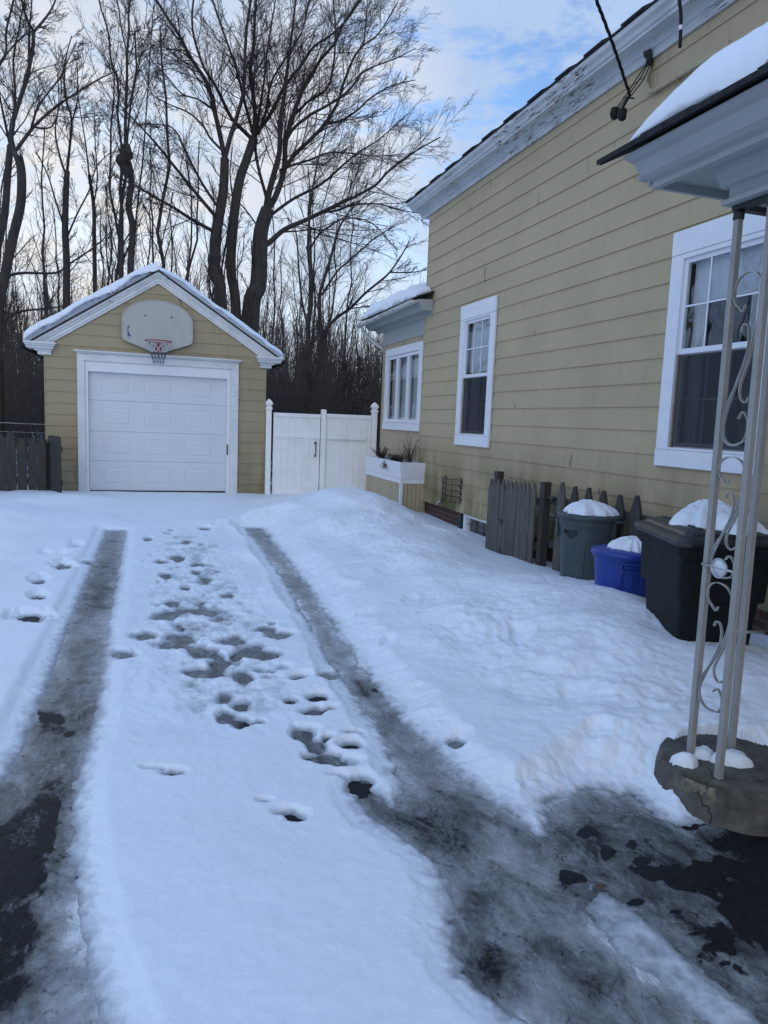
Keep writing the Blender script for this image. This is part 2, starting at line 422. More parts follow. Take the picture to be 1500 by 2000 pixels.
SP = np.array([  # surveyed snow depth: X, Y, depth
 (1.75,9.5,.12),(2.1,10.2,.30),(2.75,10.4,.56),(3.2,10.1,.46),(3.6,9.6,.26),(4.1,9.3,.04),(4.4,9.2,.0),(4.4,10.3,.0),(3.95,10.2,.12),(3.8,10.9,.24),(4.35,10.9,.03),
 (2.3,12,.14),(3,12,.24),(3.8,12.5,.08),(2.5,13.5,.02),(3.5,13.5,.04),(1.7,12,.04),(2.0,11.2,.13),(2.7,11.3,.34),
 (1.7,8,.10),(2.1,8,.20),(2.6,8,.30),(3.2,8,.26),(3.8,8,.08),(4.2,8,.0),(4.4,8,.0),(2.4,9.2,.33),(3,9,.36),(3.6,8.8,.18),
 (1.7,6.5,.10),(2,6.5,.18),(2.6,6.5,.26),(3.2,6.5,.24),(3.8,6.6,.12),(4.2,6.8,.04),(3,7.3,.30),(3.7,7.3,.12),
 (1.55,5,.07),(1.9,5,.17),(2.4,5,.26),(3,5,.35),(3.4,5,.33),(3.8,5.4,.22),(2.8,5.8,.31),(3.4,5.8,.23),
 (1.5,4,.07),(1.8,4,.14),(2.2,4,.23),(2.8,4,.33),(3.1,4.3,.38),(3.2,3.8,.36),(3.4,3.2,.34),(4,4,.15),(4,3,.15),(4.4,4,.1),
 (1.6,3.2,.06),(1.9,3.2,.14),(2.4,3.1,.23),(3,3.1,.32),(2.15,2.75,.13),(2.35,2.8,.18),(2.8,2.7,.22),(3.2,2.6,.22),(2.1,2.45,.12),
 (1.2,11.5,.03),(0,11.5,.03),(-1,11.5,.05),(0,13.8,.03),(1.3,13.8,.03),(-1,13.7,.04),(-1.35,13.1,.12),(-1.65,12.6,.17),(-2.2,12.6,.13),(-3,12.6,.15),
 (0,9,.034),(.6,9,.034),(0,7,.036),(.6,7,.036),(0,5,.036),(.7,5,.036),(0,3.5,.036),(.6,3.5,.036),(.4,2.2,.038),(.1,2.2,.036),(.4,1.3,.038),
 (-.9,9,.06),(-1.6,9,.12),(-3,9,.15),(-.9,6.5,.055),(-1.6,6.5,.11),(-3,6.5,.15),(-1,4.5,.06),(-1.8,4.5,.10),(-3,4,.15),(-1.2,10.8,.09),(-2,10.8,.16),(-6,8,.2),(-6,3,.2)], float)
def depth_field(X, Y):
    num = np.zeros(X.shape); den = np.zeros(X.shape)
    for x, y, z in SP:
        d2 = ((X-x))**2 + ((Y-y)*.8)**2
        w = np.exp(-d2 / (2*.26**2)) + 2e-4 / (d2*d2 + .05)
        num += w*z; den += w
    return num / den
FP = [  # footprints and dents (photo survey): x, y, half width, half height, depth, raggedness
 (75,1137,20,8,.08),(125,1107,24,8,.07),(150,1068,15,6,.05),(76,1168,19,9,.10),(60,1208,42,11,.12),(104,1085,26,5,.05),(165,1098,20,4,.03),
 (240,1276,28,9,.07),(290,1053,10,4,.05),(365,1058,10,4,.04),(325,1125,13,6,.07),(362,1148,14,5,.05),(402,1131,15,5,.07),(445,1162,14,5,.06),(333,1176,17,6,.07),(350,1090,14,6,.04),(385,1103,12,4,.04),
 (330,1200,34,10,.055),(395,1192,46,9,.05),(345,1253,36,12,.08),(392,1270,24,14,.07),(425,1295,20,13,.08),(475,1322,24,12,.08),(400,1312,42,8,.06),(280,1240,26,8,.05),(490,1270,32,9,.06),(545,1240,32,8,.05),(525,1278,30,8,.06),(590,1322,22,6,.05),(455,1250,30,10,.06),(520,1228,22,6,.045),(465,1280,14,6,.05),
 (440,1360,20,11,.10),(468,1378,20,11,.08),(440,1398,20,12,.10),(470,1412,24,11,.09),(508,1410,14,6,.12),(625,1362,24,8,.12),(612,1388,24,10,.08),(640,1385,18,6,.08),(568,1368,15,6,.07),
 (595,1432,24,14,.10),(618,1455,24,12,.09),(640,1480,34,14,.09),(612,1480,22,9,.07),(640,1440,13,6,.10),(685,1456,25,9,.12),(690,1432,18,4,.05),(700,1530,28,15,.11),(725,1552,28,12,.09),(670,1490,40,10,.04),(660,1515,22,6,.04),
 (340,1510,24,7,.12),(298,1502,22,3,.07),(515,1567,16,5,.09),(560,1588,26,9,.11),(578,1598,22,10,.12),
 (675,1167,24,7,.07),(710,1213,22,5,.06),(758,1270,15,7,.09),(1008,1296,24,14,.11),(1022,1306,16,7,.10),(895,1450,22,11,.08),(640,1318,22,8,.08),(1158,1470,26,10,.07),(800,1205,14,5,.04),(1100,1560,40,10,.04),
 (400,1032,14,3,.04),(446,1034,12,3,.04),(425,1026,10,2,.03),(476,1022,14,2,.03)]
RIDGE = poly([(1165,1722),(1240,1764),(1340,1858),(1430,1940),(1540,2020),(1480,2070),(1370,1985),(1265,1893),(1190,1826),(1150,1765)])
def clear_zones(X, Y, T):   # things that stand in the snow keep a bare collar
    return T
def snow_depth(X, Y):
    wob = .04 * fbm(X*3, Y*3, 3, 5) + .03 * fbm(X*12, Y*12, 9, 4) + .014 * fbm(X*42, Y*42, 12, 2)
    dl = sdist(X, Y, LT) + wob * .35; dr = sdist(X, Y, RT) + wob * np.where(X > .9 + .06*Y, 1.25, .8)
    d = np.minimum(dl, dr)
    B = depth_field(X, Y)
    mk = np.clip(.5 + 2.2*fbm(X*.9, Y*.9, 25, 2), 0, 1.4)
    lump = .050 * fbm(X*1.5, Y*1.5, 21, 3) + mk*.022 * fbm(X*5, Y*5, 33, 4) - .008*mk*np.abs(fbm(X*9, Y*9, 36, 2))
    bank = np.clip((B - .06) / .15, 0, 1)
    B = B + lump * (.12 + 1.5*bank) + .006 * fbm(X*25, Y*25, 5, 3) * (.4 + bank) 
    tramp = np.exp(-(((X - .45)/.55)**2)) * np.clip((Y-3.3)/.6, 0, 1) * np.clip((10.5-Y)/2, 0, 1)
    B = B - .017 * np.clip(tramp, 0, 1) + tramp * (.026 * fbm(X*8, Y*5, 77, 4) + .010 * fbm(X*24, Y*18, 79, 3))
    rag = .010*fbm(X*26, Y*22, 91, 4) * np.exp(-np.maximum(d, 0)/.11)
    edge = np.where(d > -.05, .006 + .22*d + .35*np.maximum(d-.10, 0) + .004*np.clip(d/.02, -1, 1) - .001 + rag, -.03)
    k = .012; hh = np.clip(.5 + .5*(edge - B)/k, 0, 1)
    T = np.where(d > -.05, edge*(1-hh) + B*hh - k*hh*(1-hh), -.03)
    rf_ = np.random.default_rng(4)
    small = []
    for _ in range(55):
        px_, py_ = rf_.normal(330, 75) + 0, rf_.uniform(1030, 1330); hw_ = rf_.uniform(5, 13)*(py_-800)/330
        if abs(px_ - (250 + (px_-250))) < 1 and px_ > 250 - (py_-1035)*.1 and px_ < 480 + (py_-1035)*.62: small.append((px_ + (py_-1030)*.45, py_, hw_, hw_*.38, rf_.uniform(.006, .022)))
    for x, y, hw, hh_, dep in FP + small:
        c = gpt(x, y); ax = gpt(x+hw, y) - c; ay = gpt(x, y-hh_) - c
        det = ax[0]*ay[1] - ax[1]*ay[0]
        Rm = max(np.linalg.norm(ax), np.linalg.norm(ay)) * 1.7
        m = (abs(X - c[0]) < Rm) & (abs(Y - c[1]) < Rm)
        if not m.any(): continue
        qx = X[m] - c[0]; qy = Y[m] - c[1]
        u = (qx*ay[1] - qy*ay[0]) / det / 1.12; v = (qy*ax[0] - qx*ax[1]) / det / 1.2
        r = np.sqrt(u*u + v*v) + .55 * fbm(X[m]*13 + x, Y[m]*9 + y, 41, 4)
        s = 1 - np.clip((r - .38) / .88, 0, 1); s = s*s*(3-2*s)
        rim = np.exp(-((r - 1.35)/.25)**2) * .001
        Tm = T[m]; T[m] = Tm - np.where(Tm > .07, dep*.5, np.minimum(dep*.9, np.maximum(Tm, 0)*1.0 + .009))*s + rim
    # snow ridge between the wheel lanes on the right
    m = (Y < 3.2) & (X > .6)
    rd = -sdist(X[m], Y[m], RIDGE) + .03*fbm(X[m]*9, Y[m]*9, 51, 4)
    T[m] = np.maximum(T[m], np.minimum(.012, rd*.28) - .002 + .009*fbm(X[m]*20, Y[m]*20, 55, 4))
    return T
def grid_axes():
    xs = np.concatenate([-3.0 - np.geomspace(.02, 14, 60)[::-1], np.arange(-3.0, -1.2, .02), np.arange(-1.2, 2.8, .0085), np.arange(2.8, 4.47, .014)])
    yy = [-3.0, -2, -1.2, -.6, -.1, .3, .6, .85]; y = 1.0
    while y < 14.05: yy.append(y); y += max(.006, .0034*y)
    return np.array(xs), np.array(yy)
def gridfaces(nx, ny):
    i = np.arange(ny-1)[:, None]*nx + np.arange(nx-1)[None]
    return np.stack([i, i+1, i+nx+1, i+nx], -1).reshape(-1, 4)
xs, ys = grid_axes(); GX, GY = np.meshgrid(xs, ys)
TS = snow_depth(GX, GY)
# end of sheet drops under ground level
PEDC = (2.475, 2.385)
pd = np.hypot(GX - PEDC[0], GY - PEDC[1])
TS = np.where(pd < .26, np.minimum(TS, .02), TS)
GZ = g0(GY) + TS
V = np.stack([GX, GY, GZ], -1).reshape(-1, 3)
FA = gridfaces(len(xs), len(ys))
keep = (TS.reshape(-1)[FA].max(1) > -.0285)
o = npmesh('snow_cover', V, FA[keep], M['gsnow'], attrs={'thick': TS}); tag(o, kind='structure')
# compact unused vertices
bm_used = None

IC = [(225,1060,.34),(215,1120,.28),(195,1160,.22),(180,1220,.50),(160,1300,.42),(190,1280,.36),(120,1370,.34),(90,1395,.10),(105,1415,.2),(110,1480,.34),(60,1500,.36),(20,1560,.30),(100,1560,.10),(110,1530,.15),(60,1650,.03),(30,1800,.0),(90,1620,.02),(15,1900,.02),(10,1720,.05),(170,1560,.34),(135,1680,.30),(120,1640,.1),(130,1760,.60),(140,1850,.68),(120,1950,.55),(50,1960,.35),(185,1980,.60),(85,1880,.35),
 (490,1045,.30),(530,1110,.62),(545,1125,.30),(560,1140,.28),(575,1150,.45),(600,1180,.55),(650,1240,.52),(690,1300,.48),(740,1370,.42),(800,1440,.42),(850,1500,.45),(800,1530,.50),(760,1450,.40),(900,1560,.22),(960,1620,.55),(1000,1650,.62),(880,1640,.10),(850,1625,.12),(930,1600,.25),(1000,1600,.22),(1100,1580,.34),(1150,1560,.25),(1200,1590,.20),(1260,1620,.22),(1290,1650,.26),(1050,1680,.58),(1125,1705,.24),(1145,1715,.24),(1185,1665,.24),(1180,1650,.1),(1140,1620,.12),(1240,1635,.24),(1200,1690,.3),(1260,1700,.24),(1290,1690,.24),(1330,1712,.24),(1400,1700,.24),(1450,1720,-.2),(1480,1800,-.2),(1390,1690,.24),(1420,1690,.24),(1500,1650,-.2),(1350,1745,.30),(1400,1790,.34),(1400,1850,.36),(1450,1900,.32),(1390,1835,.0),(1300,1800,.40),(1250,1830,.56),(1000,1800,.42),(950,1700,.40),(1050,1780,.42),(1050,1900,.50),(1150,1900,.32),(1100,1950,.38),(930,1780,.10),(910,1800,.12),(945,1870,.05),(960,1885,.1),(1200,1950,.56),(1150,1830,.45),(1300,1960,.46),(1400,1990,.40),(1080,1840,.30),(1215,1830,.8),(1290,1905,.85),(1360,1970,.85),(1240,2100,.4),(1500,2000,.36),
 (75,1168,.25),(60,1208,.05),(125,1107,.3),(340,1253,.36),(425,1295,.35),(475,1325,.3),(445,1362,.32),(455,1402,.28),(508,1410,-.05),(625,1363,.0),(618,1388,.3),(600,1440,.22),(640,1475,.32),(685,1456,.0),(705,1530,.0),(725,1555,.15),(340,1510,.02),(568,1592,.02),(515,1567,.02),(732,1343,.12),(395,1195,.4),(525,1275,.35),(1158,1470,.35),(1180,1510,.2),(1100,1560,.3)]
ICW = [(*gpt(x, y), (v - .07 if x < 260 else v - .02)) for x, y, v in IC]
xd = np.concatenate([np.arange(-3.4, -1.0, .04), np.arange(-1.0, 2.9, .010), np.arange(2.9, 4.3, .05)]); yd = ys[ys > -1.0]
yd = np.concatenate([[-3, -2, -1], yd])
DX, DY = np.meshgrid(xd, yd)
num = np.zeros(DX.shape); den = np.zeros(DX.shape)
wxn = .04*fbm(DX*5, DY*5, 61, 3); wyn = .07*fbm(DX*5, DY*5, 67, 3)
for x, y, v in ICW:
    d2 = (DX + wxn - x)**2 + ((DY + wyn - y)*.75)**2; w = 1/(d2 + .0012)**1.7; num += w*v; den += w
ICE = num/den
SDr = np.minimum(sdist(DX, DY, LT), sdist(DX, DY, RT))
ICE = ICE + (.34 + .3*fbm(DX*9, DY*9, 81, 3))*np.exp(-np.abs(SDr + .01)/.055)
HOLES = [(1125,1706,30,13),(1183,1660,16,11),(1238,1637,10,12),(1145,1617,16,7),(1285,1696,56,15),(1335,1714,40,12),(1255,1672,16,6),(1400,1700,56,24),(1450,1760,70,60),(1510,1700,90,50),(1540,1620,80,22),(1395,1838,26,9),(1360,1812,14,5),(1240,1752,14,5),(1320,1770,16,5),(1420,1870,14,6),
 (85,1395,24,9),(135,1425,10,4),(105,1560,9,24),(90,1625,16,34),(55,1700,24,50),(155,1700,8,20),(622,1362,18,6),(687,1456,20,7),(700,1530,20,10),(508,1410,12,5),(340,1510,20,5),(570,1592,22,8),(732,1343,9,3),(50,1208,16,5),(1180,1480,10,5),(1350,1600,20,10),(1430,1640,60,8)]
for x, y, hw, hh_ in HOLES:
    c = gpt(x, y); ax = gpt(x+hw, y) - c; ay = gpt(x, y-hh_) - c; det = ax[0]*ay[1] - ax[1]*ay[0]
    Rm = max(np.linalg.norm(ax), np.linalg.norm(ay))*2.2; m = (abs(DX-c[0]) < Rm) & (abs(DY-c[1]) < Rm)
    if not m.any(): continue
    qx = DX[m]-c[0]; qy = DY[m]-c[1]; u = (qx*ay[1]-qy*ay[0])/det; v = (qy*ax[0]-qx*ax[1])/det
    r = np.sqrt(u*u+v*v) + 1.5*fbm(DX[m]*16+x, DY[m]*12+y, 43, 5); ICE[m] -= .75*np.clip((1.15-r)/.30, 0, 1)
DZ = g0(DY) + .0025*fbm(DX*5, DY*5, 71, 3)
V = np.stack([DX, DY, DZ], -1).reshape(-1, 3)
o = npmesh('driveway', V, gridfaces(len(xd), len(yd)), M['drive'], attrs={'ice': ICE}); tag(o, kind='structure')

# the wider ground, one sheet to the horizon
b = MB(); N = 60
gx = np.concatenate([-np.geomspace(3, 400, 25)[::-1], np.linspace(-2, 2, 3), np.geomspace(3, 400, 25)])
gy = np.concatenate([-np.geomspace(2, 200, 12)[::-1], np.linspace(0, 14, 8), 14 + np.geomspace(1, 400, 25)])
AX, AY = np.meshgrid(gx, gy)
AZ = -.08 + .10*np.clip((AY-5)/9, 0, 1) + np.where(AY > 14.5, .05 + .25*vn(AX*.3, AY*.3, 8), 0)
o = npmesh('ground', np.stack([AX, AY, AZ], -1).reshape(-1, 3), gridfaces(len(gx), len(gy)), M['ground']); tag(o, kind='structure')

# ================================================================ SIDING helper
def courses(mb, mapf, z0, exp, n, ulo, uhi, openings=(), ztop=99, seed=1, joint=(1.2, 1.2, 1.8, 2.4)):
    """lapped courses; mapf(u,z,d)->xyz; ulo/uhi functions of z; openings (u0,u1,z0,z1)"""
    rr = random.Random(seed)
    for k in range(n):
        a = z0 + k*exp; b = min(a + exp, ztop)
        if b - a < .01: break
        L0, H0 = ulo(a), uhi(a)
        if H0 - L0 < .02: break
        js = [L0 - rr.uniform(0, 1.0)]
        while js[-1] < H0: js.append(js[-1] + rr.choice(joint))
        for j in range(len(js)-1):
            u0, u1 = max(js[j] + .0011, L0), min(js[j+1] - .0011, H0)
            if u1 - u0 < .02: continue
            first = js[j] + .0011 <= L0; last = js[j+1] - .0011 >= H0
            pcs = [(u0, u1, a, b)]
            for (p0, p1, q0, q1) in openings:
                nx = []
                for (c0, c1, e0, e1) in pcs:
                    if c1 <= p0 or c0 >= p1 or e1 <= q0 or e0 >= q1: nx.append((c0, c1, e0, e1)); continue
                    if c0 < p0: nx.append((c0, p0, e0, e1))
                    if c1 > p1: nx.append((p1, c1, e0, e1))
                    m0, m1 = max(c0, p0), min(c1, p1)
                    if e0 < q0: nx.append((m0, m1, e0, q0))
                    if e1 > q1: nx.append((m0, m1, q1, e1))
                pcs = nx
            for (c0, c1, e0, e1) in pcs:
                D = lambda z: .016 - .012*(z - a)/exp
                l0 = max(c0, ulo(e0)); l1 = max(c0, ulo(e1)); h0 = min(c1, uhi(e0)); h1 = min(c1, uhi(e1))
                if h1 < l1: m_ = (h1+l1)/2; h1 = l1 = m_
                mb.add([mapf(l0, e0, D(e0)), mapf(h0, e0, D(e0)), mapf(h1, e1, D(e1)), mapf(l1, e1, D(e1))], [(0, 1, 2, 3)])
                mb.add([mapf(l0, e0, .001), mapf(h0, e0, .001), mapf(h0, e0, D(e0)), mapf(l0, e0, D(e0))], [(0, 1, 2, 3)])
                for uu, vv in ((l0, l1), (h0, h1)):
                    mb.add([mapf(uu, e0, .001), mapf(uu, e0, D(e0)), mapf(vv, e1, D(e1)), mapf(vv, e1, .001)], [(0, 1, 2, 3)])

# ================================================================ HOUSE
XW = 4.40
house = empty('house', (6.4, 4.0, 0), 'yellow clapboard house with white trimmed windows along the right of the snowy driveway', 'house')
wm = lambda u, z, d: (XW - d, u, z)
YE, YN = 11.46, -3.0
bigO = (4.40, 5.27, 1.48, 3.09); smO = (8.95, 9.78, 1.48, 3.09)
b = MB(); courses(b, wm, .315, .2177, 23, lambda z: YN, lambda z: YE, [bigO, smO], 5.03, 3)
wall = b.build('wall', M['siding'], house)
b = MB()   # solid structure behind the boards with window holes
def wall_plane(mb, x, y0, y1, z0, z1, holes, dx=.12):
    ysx = sorted({y0, y1, *[h[0] for h in holes], *[h[1] for h in holes]}); zsx = sorted({z0, z1, *[h[2] for h in holes], *[h[3] for h in holes]})
    for i in range(len(ysx)-1):
        for j in range(len(zsx)-1):
            cy, cz = (ysx[i]+ysx[i+1])/2, (zsx[j]+zsx[j+1])/2
            if any(h[0] < cy < h[1] and h[2] < cz < h[3] for h in holes): continue
            mb.box((x, ysx[i], zsx[j]), (x+dx, ysx[i+1], zsx[j+1]))
wall_plane(b, XW, YN, YE, .316, 5.2, [bigO, smO])
b.box((XW+.12, YE-.12, .316), (11.0, YE, 5.2))
b.build('wall_core', M['sheath'], house)
b = MB()  # end wall, back side
we = lambda u, z, d: (u, YE + d, z)
courses(b, we, .315, .2177, 24, lambda z: XW + .02, lambda z: 11.0, [], 5.2, 9)
b.build('end_wall', M['siding'], house)
b = MB(); b.box((XW-.016, YE, .316), (XW+.02, YE+.018, 5.0)); b.build('corner_board', M['siding'], house)
b = MB(); b.box((XW+.05, YN, -.2), (XW+.3, 8.72, .315)); b.box((XW+.05, 9.60, -.2), (XW+.3, YE-.02, .315)); b.box((XW+.05, 8.72, -.2), (XW+.3, 9.60, .03))
b.build('foundation', M['brick'], house)
# basement window
b = MB()
for a_, c_ in (((XW+.02, 8.72, .03), (XW+.10, 8.79, .313)), ((XW+.02, 9.53, .03), (XW+.10, 9.60, .313)), ((XW+.02, 8.79, .27), (XW+.10, 9.53, .313)), ((XW+.02, 8.79, .03), (XW+.10, 9.53, .065))): b.box(a_, c_)
bw = b.build('basement_window', M['white'], house)
b = MB()
for k in range(1, 3): b.box((XW+.055, 8.79+.247*k-.008, .065), (XW+.07, 8.79+.247*k+.008, .27))
b.box((XW+.056, 8.79, .16), (XW+.069, 9.53, .172))
b.build('muntin', M['dark'], bw)
b = MB(); b.add([(XW+.078, 8.79, .065), (XW+.078, 8.79, .27), (XW+.078, 9.53, .27), (XW+.078, 9.53, .065)], [(0,1,2,3)]); b.build('pane', M['glass'], bw)
b = MB(); b.box((XW+.0, 9.66, .02), (XW+.045, 9.74, .30)); b.build('shutter_post', M['green'], house)

def hung_window(y0, y1, z0, z1, hole, name_curtain, blinds_low):
    """double-hung window with flat casing; outer casing y0..y1"""
    a, c, q0, q1 = hole
    xo = XW - .045
    b = MB()
    b.box((xo-.004, y0, z1-.20), (XW-.017, y1, z1))                      # head board
    b.box((xo, y0, q0-.02), (XW-.017, a, z1-.203)); b.box((xo, c, q0-.02), (XW-.017, y1, z1-.203))
    b.box((xo, a, q1), (XW-.017, c, z1-.203))
    b.box((xo-.006, y0, z0), (XW-.017, y1, q0-.023))                      # apron board
    b.box((xo+.004, a, q0-.02), (XW-.017, c, q0))
    w = b.build('window', M['white'], house, bevel=.002)
    zm = (q0+q1)/2
    b = MB()   # sashes
    s = .04; xi = XW-.020
    for (za, zb, xx) in ((zm, q1, xi), (q0, zm+.03, xi+.035)):
        b.box((xx, a, za), (xx+.032, a+s, zb)); b.box((xx, c-s, za), (xx+.032, c, zb))
        b.box((xx+.001, a+s, zb-s), (xx+.031, c-s, zb)); b.box((xx+.001, a+s, za), (xx+.031, c-s, za+s+.005))
    sash = b.build('sash', M['white'], w)
    b = MB()
    for (za, zb, xx) in ((zm, q1, xi), (q0, zm+.03, xi+.035)):
        wd = (c-a-2*s)
        for k in (1, 2):
            yy = a+s+wd*k/3; q_ = .003 if za == zm else .020; b.box((xx+q_, yy-.008, za+s), (xx+q_+.006, yy+.008, zb-s))
        zz = (za+zb)/2; b.box((xx+q_+.0005, a+s, zz-.008), (xx+q_+.0055, c-s, zz+.008))
    b.build('muntins', M['white'], w)
    b = MB()
    
    for X_, za, zb in ((xi+.012, zm+s, q1-s), (xi+.047, q0+s, zm+.03-s)): b.add([(X_, a+s, za), (X_, a+s, zb), (X_, c-s, zb), (X_, c-s, za)], [(0,1,2,3)])
    b.build('pane', M['glass'], w)
    b = MB(); b.box((xi+.018, a+.012, q0+.01), (xi+.021, c-.012, zm-.01)); b.build('insect_screen', M['screen'], w)
    # room behind
    b = MB(); d = 1.2
    X0 = XW+.125
    b.add([(X0, a-.3, q0-.4), (X0+d, a-.3, q0-.4), (X0+d, c+.3, q0-.4), (X0, c+.3, q0-.4), (X0, a-.3, q1+.2), (X0+d, a-.3, q1+.2), (X0+d, c+.3, q1+.2), (X0, c+.3, q1+.2)],
          [(0,1,2,3),(4,5,6,7),(1,2,6,5),(0,1,5,4),(2,3,7,6)])
    b.build('room', M['dark'], w)
    # curtains
    b = MB(); n = 60
    pts = []
    for k in range(n+1):
        yv = a + (c-a)*k/n; pts.append((XW+.10 + .012*sin(k*1.7) + .008*sin(k*.77), yv))
    if name_curtain == 'sheer':
        segs = [(0, 15), (47, n)]
    else: segs = [(0, 24), (38, n)]
    for s0, s1 in segs:
        b = MB(); vs = [(x, y, q0) for x, y in pts[s0:s1+1]] + [(x, y, q1) for x, y in pts[s0:s1+1]]
        m = s1-s0+1; b.add(vs, [(i, i+1, m+i+1, m+i) for i in range(m-1)], True); b.build('curtain', M['curtain'], w)
    b = MB(); zz = q1 - .01; zl = blinds_low
    while zz > zl:
        b.add([(XW+.066, a+.03, zz), (XW+.066, c-.03, zz), (XW+.072, c-.03, zz-.022), (XW+.072, a+.03, zz-.022)], [(0,1,2,3)]); zz -= .024
    b.build('blind', M['blind'], w)
    return w
w1 = hung_window(4.25, 5.42, 1.312, 3.332, bigO, 'sheer', 2.72)
w2 = hung_window(8.80, 9.93, 1.312, 3.317, smO, 'open', 2.36)

# house cornice and roof (eave runs along Y)
prof = [(XW-.018, 4.985), (XW-.040, 4.985), (XW-.040, 5.055), (XW-.060, 5.062), (XW-.075, 5.085), (XW-.105, 5.100), (XW-.215, 5.104), (XW-.215, 5.128), (XW-.235, 5.135), (XW-.250, 5.165), (XW-.285, 5.190), (XW-.292, 5.212), (XW-.292, 5.235), (XW-.018, 5.30)]
b = MB(); b.extr(prof, lambda a, c, t: (a, t, c), YN, 11.80); b.build('cornice', M['peel'], house)
b = MB(); 
for yy in (11.46+.01,): b.extr([(XW, 4.985), (XW, 5.10), (XW-.2, 5.10), (XW-.2, 5.125), (7.0, 5.125), (7.0, 4.985)], lambda a, c, t: (a, t, c), 11.48, 11.70)
b.build('cornice_return', M['peel'], house)
b = MB(); sl = math.tan(R(33))
ex, ez = XW-.305, 5.236
b.add([(ex, YN, ez), (ex, 11.86, ez), (9.6, 11.86, ez+(9.6-ex)*sl), (9.6, YN, ez+(9.6-ex)*sl),
       (ex, YN, ez+.02), (ex, 11.86, ez+.02), (9.6, 11.86, ez+.02+(9.6-ex)*sl), (9.6, YN, ez+.02+(9.6-ex)*sl)],
      [(0,1,2,3),(7,6,5,4),(0,4,5,1),(1,5,6,2),(2,6,7,3),(3,7,4,0)])
yy = YN; k = 0
while yy < 11.84:
    y2 = min(yy + random.uniform(.26, .34), 11.86)
    if k % 2 == 0:
        for c in range(6):
            x0 = ex - .012 + c*.14; zb = ez + .021 + (x0-ex)*sl
            b.add([(x0, yy, zb), (x0, y2, zb), (x0+.2, y2, zb+.2*sl), (x0+.2, yy, zb+.2*sl), (x0, yy, zb+.022), (x0, y2, zb+.022), (x0+.2, y2, zb+.2*sl+.012), (x0+.2, yy, zb+.2*sl+.012)],
                  [(0,1,2,3),(7,6,5,4),(0,4,5,1),(1,5,6,2),(2,6,7,3),(3,7,4,0)])
    yy = y2; k += 1
roof = b.build('roof', M['shingle'], house)
# far roof slope and gable so the house is closed
b = MB(); b.add([(9.6, YN, ez+(9.6-ex)*sl), (9.6, 11.86, ez+(9.6-ex)*sl), (15, 11.86, 5.2), (15, YN, 5.2)], [(0,1,2,3)]); b.build('roof_far_slope', M['shingle'], house)
b = MB(); b.add([(XW, YE-.01, 5.15), (9.6, YE-.01, ez-.03+(9.6-ex)*sl), (14.8, YE-.01, 5.15)], [(0,1,2)]); b.build('gable', M['siding'], house)
# conduit & weatherhead
b = MB(); c0 = 5.955
pts = [(XW-.05, c0, 4.985), (XW-.05, c0, 4.78)] + [(XW-.05, c0-.11+.11*cos(a), 4.78-.11*sin(a)) for a in np.linspace(0, pi/2, 7)] + [(XW-.05, 5.2, 4.655), (XW-.05, 4.0, 4.62), (XW-.05, 1.0, 4.55)]
b.tube(pts, .019, 10)
for y in (5.55, 4.95, 4.3, 3.2): b.box((XW-.075, y-.008, 4.635), (XW-.017, y+.008, 4.685))
b.build('conduit', M['beadboard'], house)
b = MB(); b.tube([(XW-.05, c0, 4.92), (XW-.05, c0, 5.0), (XW-.07, c0, 5.03), (XW-.10, c0+.02, 5.02)], [.028, .034, .038, .026], 10); b.build('weatherhead', M['black_metal'], house)
# hose tap
b = MB(); c = np.array([XW-.02, 10.30, .40]); b.tube([c, c+(-.09, 0, 0)], .012, 8); b.tube([c+(-.09, 0, .01), c+(-.11, -.01, -.05)], .011, 8)
b.tube([c+(-.07, 0, 0), c+(-.07, 0, .045)], .006, 6); b.lathe([(.0, .05), (.03, .05), (.03, .042), (0, .042)], c+(-.07, 0, 0), 12); b.build('hose_tap', M['chrome'], house)

# ---------------------------------------------------------------- rear wing
wing = empty('rear_wing', (6.0, 12.8, 0), 'low yellow wing with three-pane window and snowy gutter behind the house corner', 'house')
XG = XW + .06
b = MB(); hole = (11.78, 13.55, 1.60, 2.86); WY1 = 13.92
wall_plane(b, XG+.012, YE+.02, WY1, -.1, 3.5, [hole], .12); b.box((XG+.14, WY1-.12, -.1), (10, WY1-.001, 3.5)); b.build('wall_core', M['sheath'], wing)
b = MB(); y = YE+.02
while y < WY1:
    y2 = min(y+.088, WY1)
    for (za, zb) in ([(-.1, 3.12)] if not (y2 > hole[0] and y < hole[1]) else [(-.1, hole[2]), (hole[3], 3.12)]):
        b.box((XG, y+.004, za), (XG+.0118, y2-.004, zb))
    y = y2
x = XG
while x < 7.5: b.box((x+.004, WY1, -.1), (x+.084, WY1+.012, 3.3)); x += .088
b.build('grooved_siding', M['beadboard'], wing)
b = MB(); b.box((XG-.015, YE+.02, 3.10), (XG+.011, WY1+.02, 3.36)); b.box((XG-.022, YE+.02, 3.33), (XG-.0155, WY1+.02, 3.36)); b.build('frieze', M['soffit'], wing)
b = MB()
prof = [(XG-.016, 3.362), (XG-.045, 3.375), (XG-.06, 3.40), (XG-.085, 3.42), (XG-.25, 3.425), (XG-.25, 3.455), (XG-.28, 3.48), (XG-.32, 3.53), (XG-.335, 3.56), (XG-.335, 3.585), (XG-.016, 3.60)]
b.extr(prof, lambda a, c, t: (a, t, c), YE-.003, 14.25)
b.extr([(XW-.017, 3.362)] + [(a-.0, c) for a, c in prof[1:-1]] + [(XW-.017, 3.60)], lambda a, c, t: (a, t, c), 11.12, YE-.004)
b.build('cornice', M['soffit'], wing)
b = MB()   # half-round gutter with hangers
gc = lambda t: 3.545 - .012*(t-11.2)
n = 12; vs = []; Ys = [11.14, 14.40]
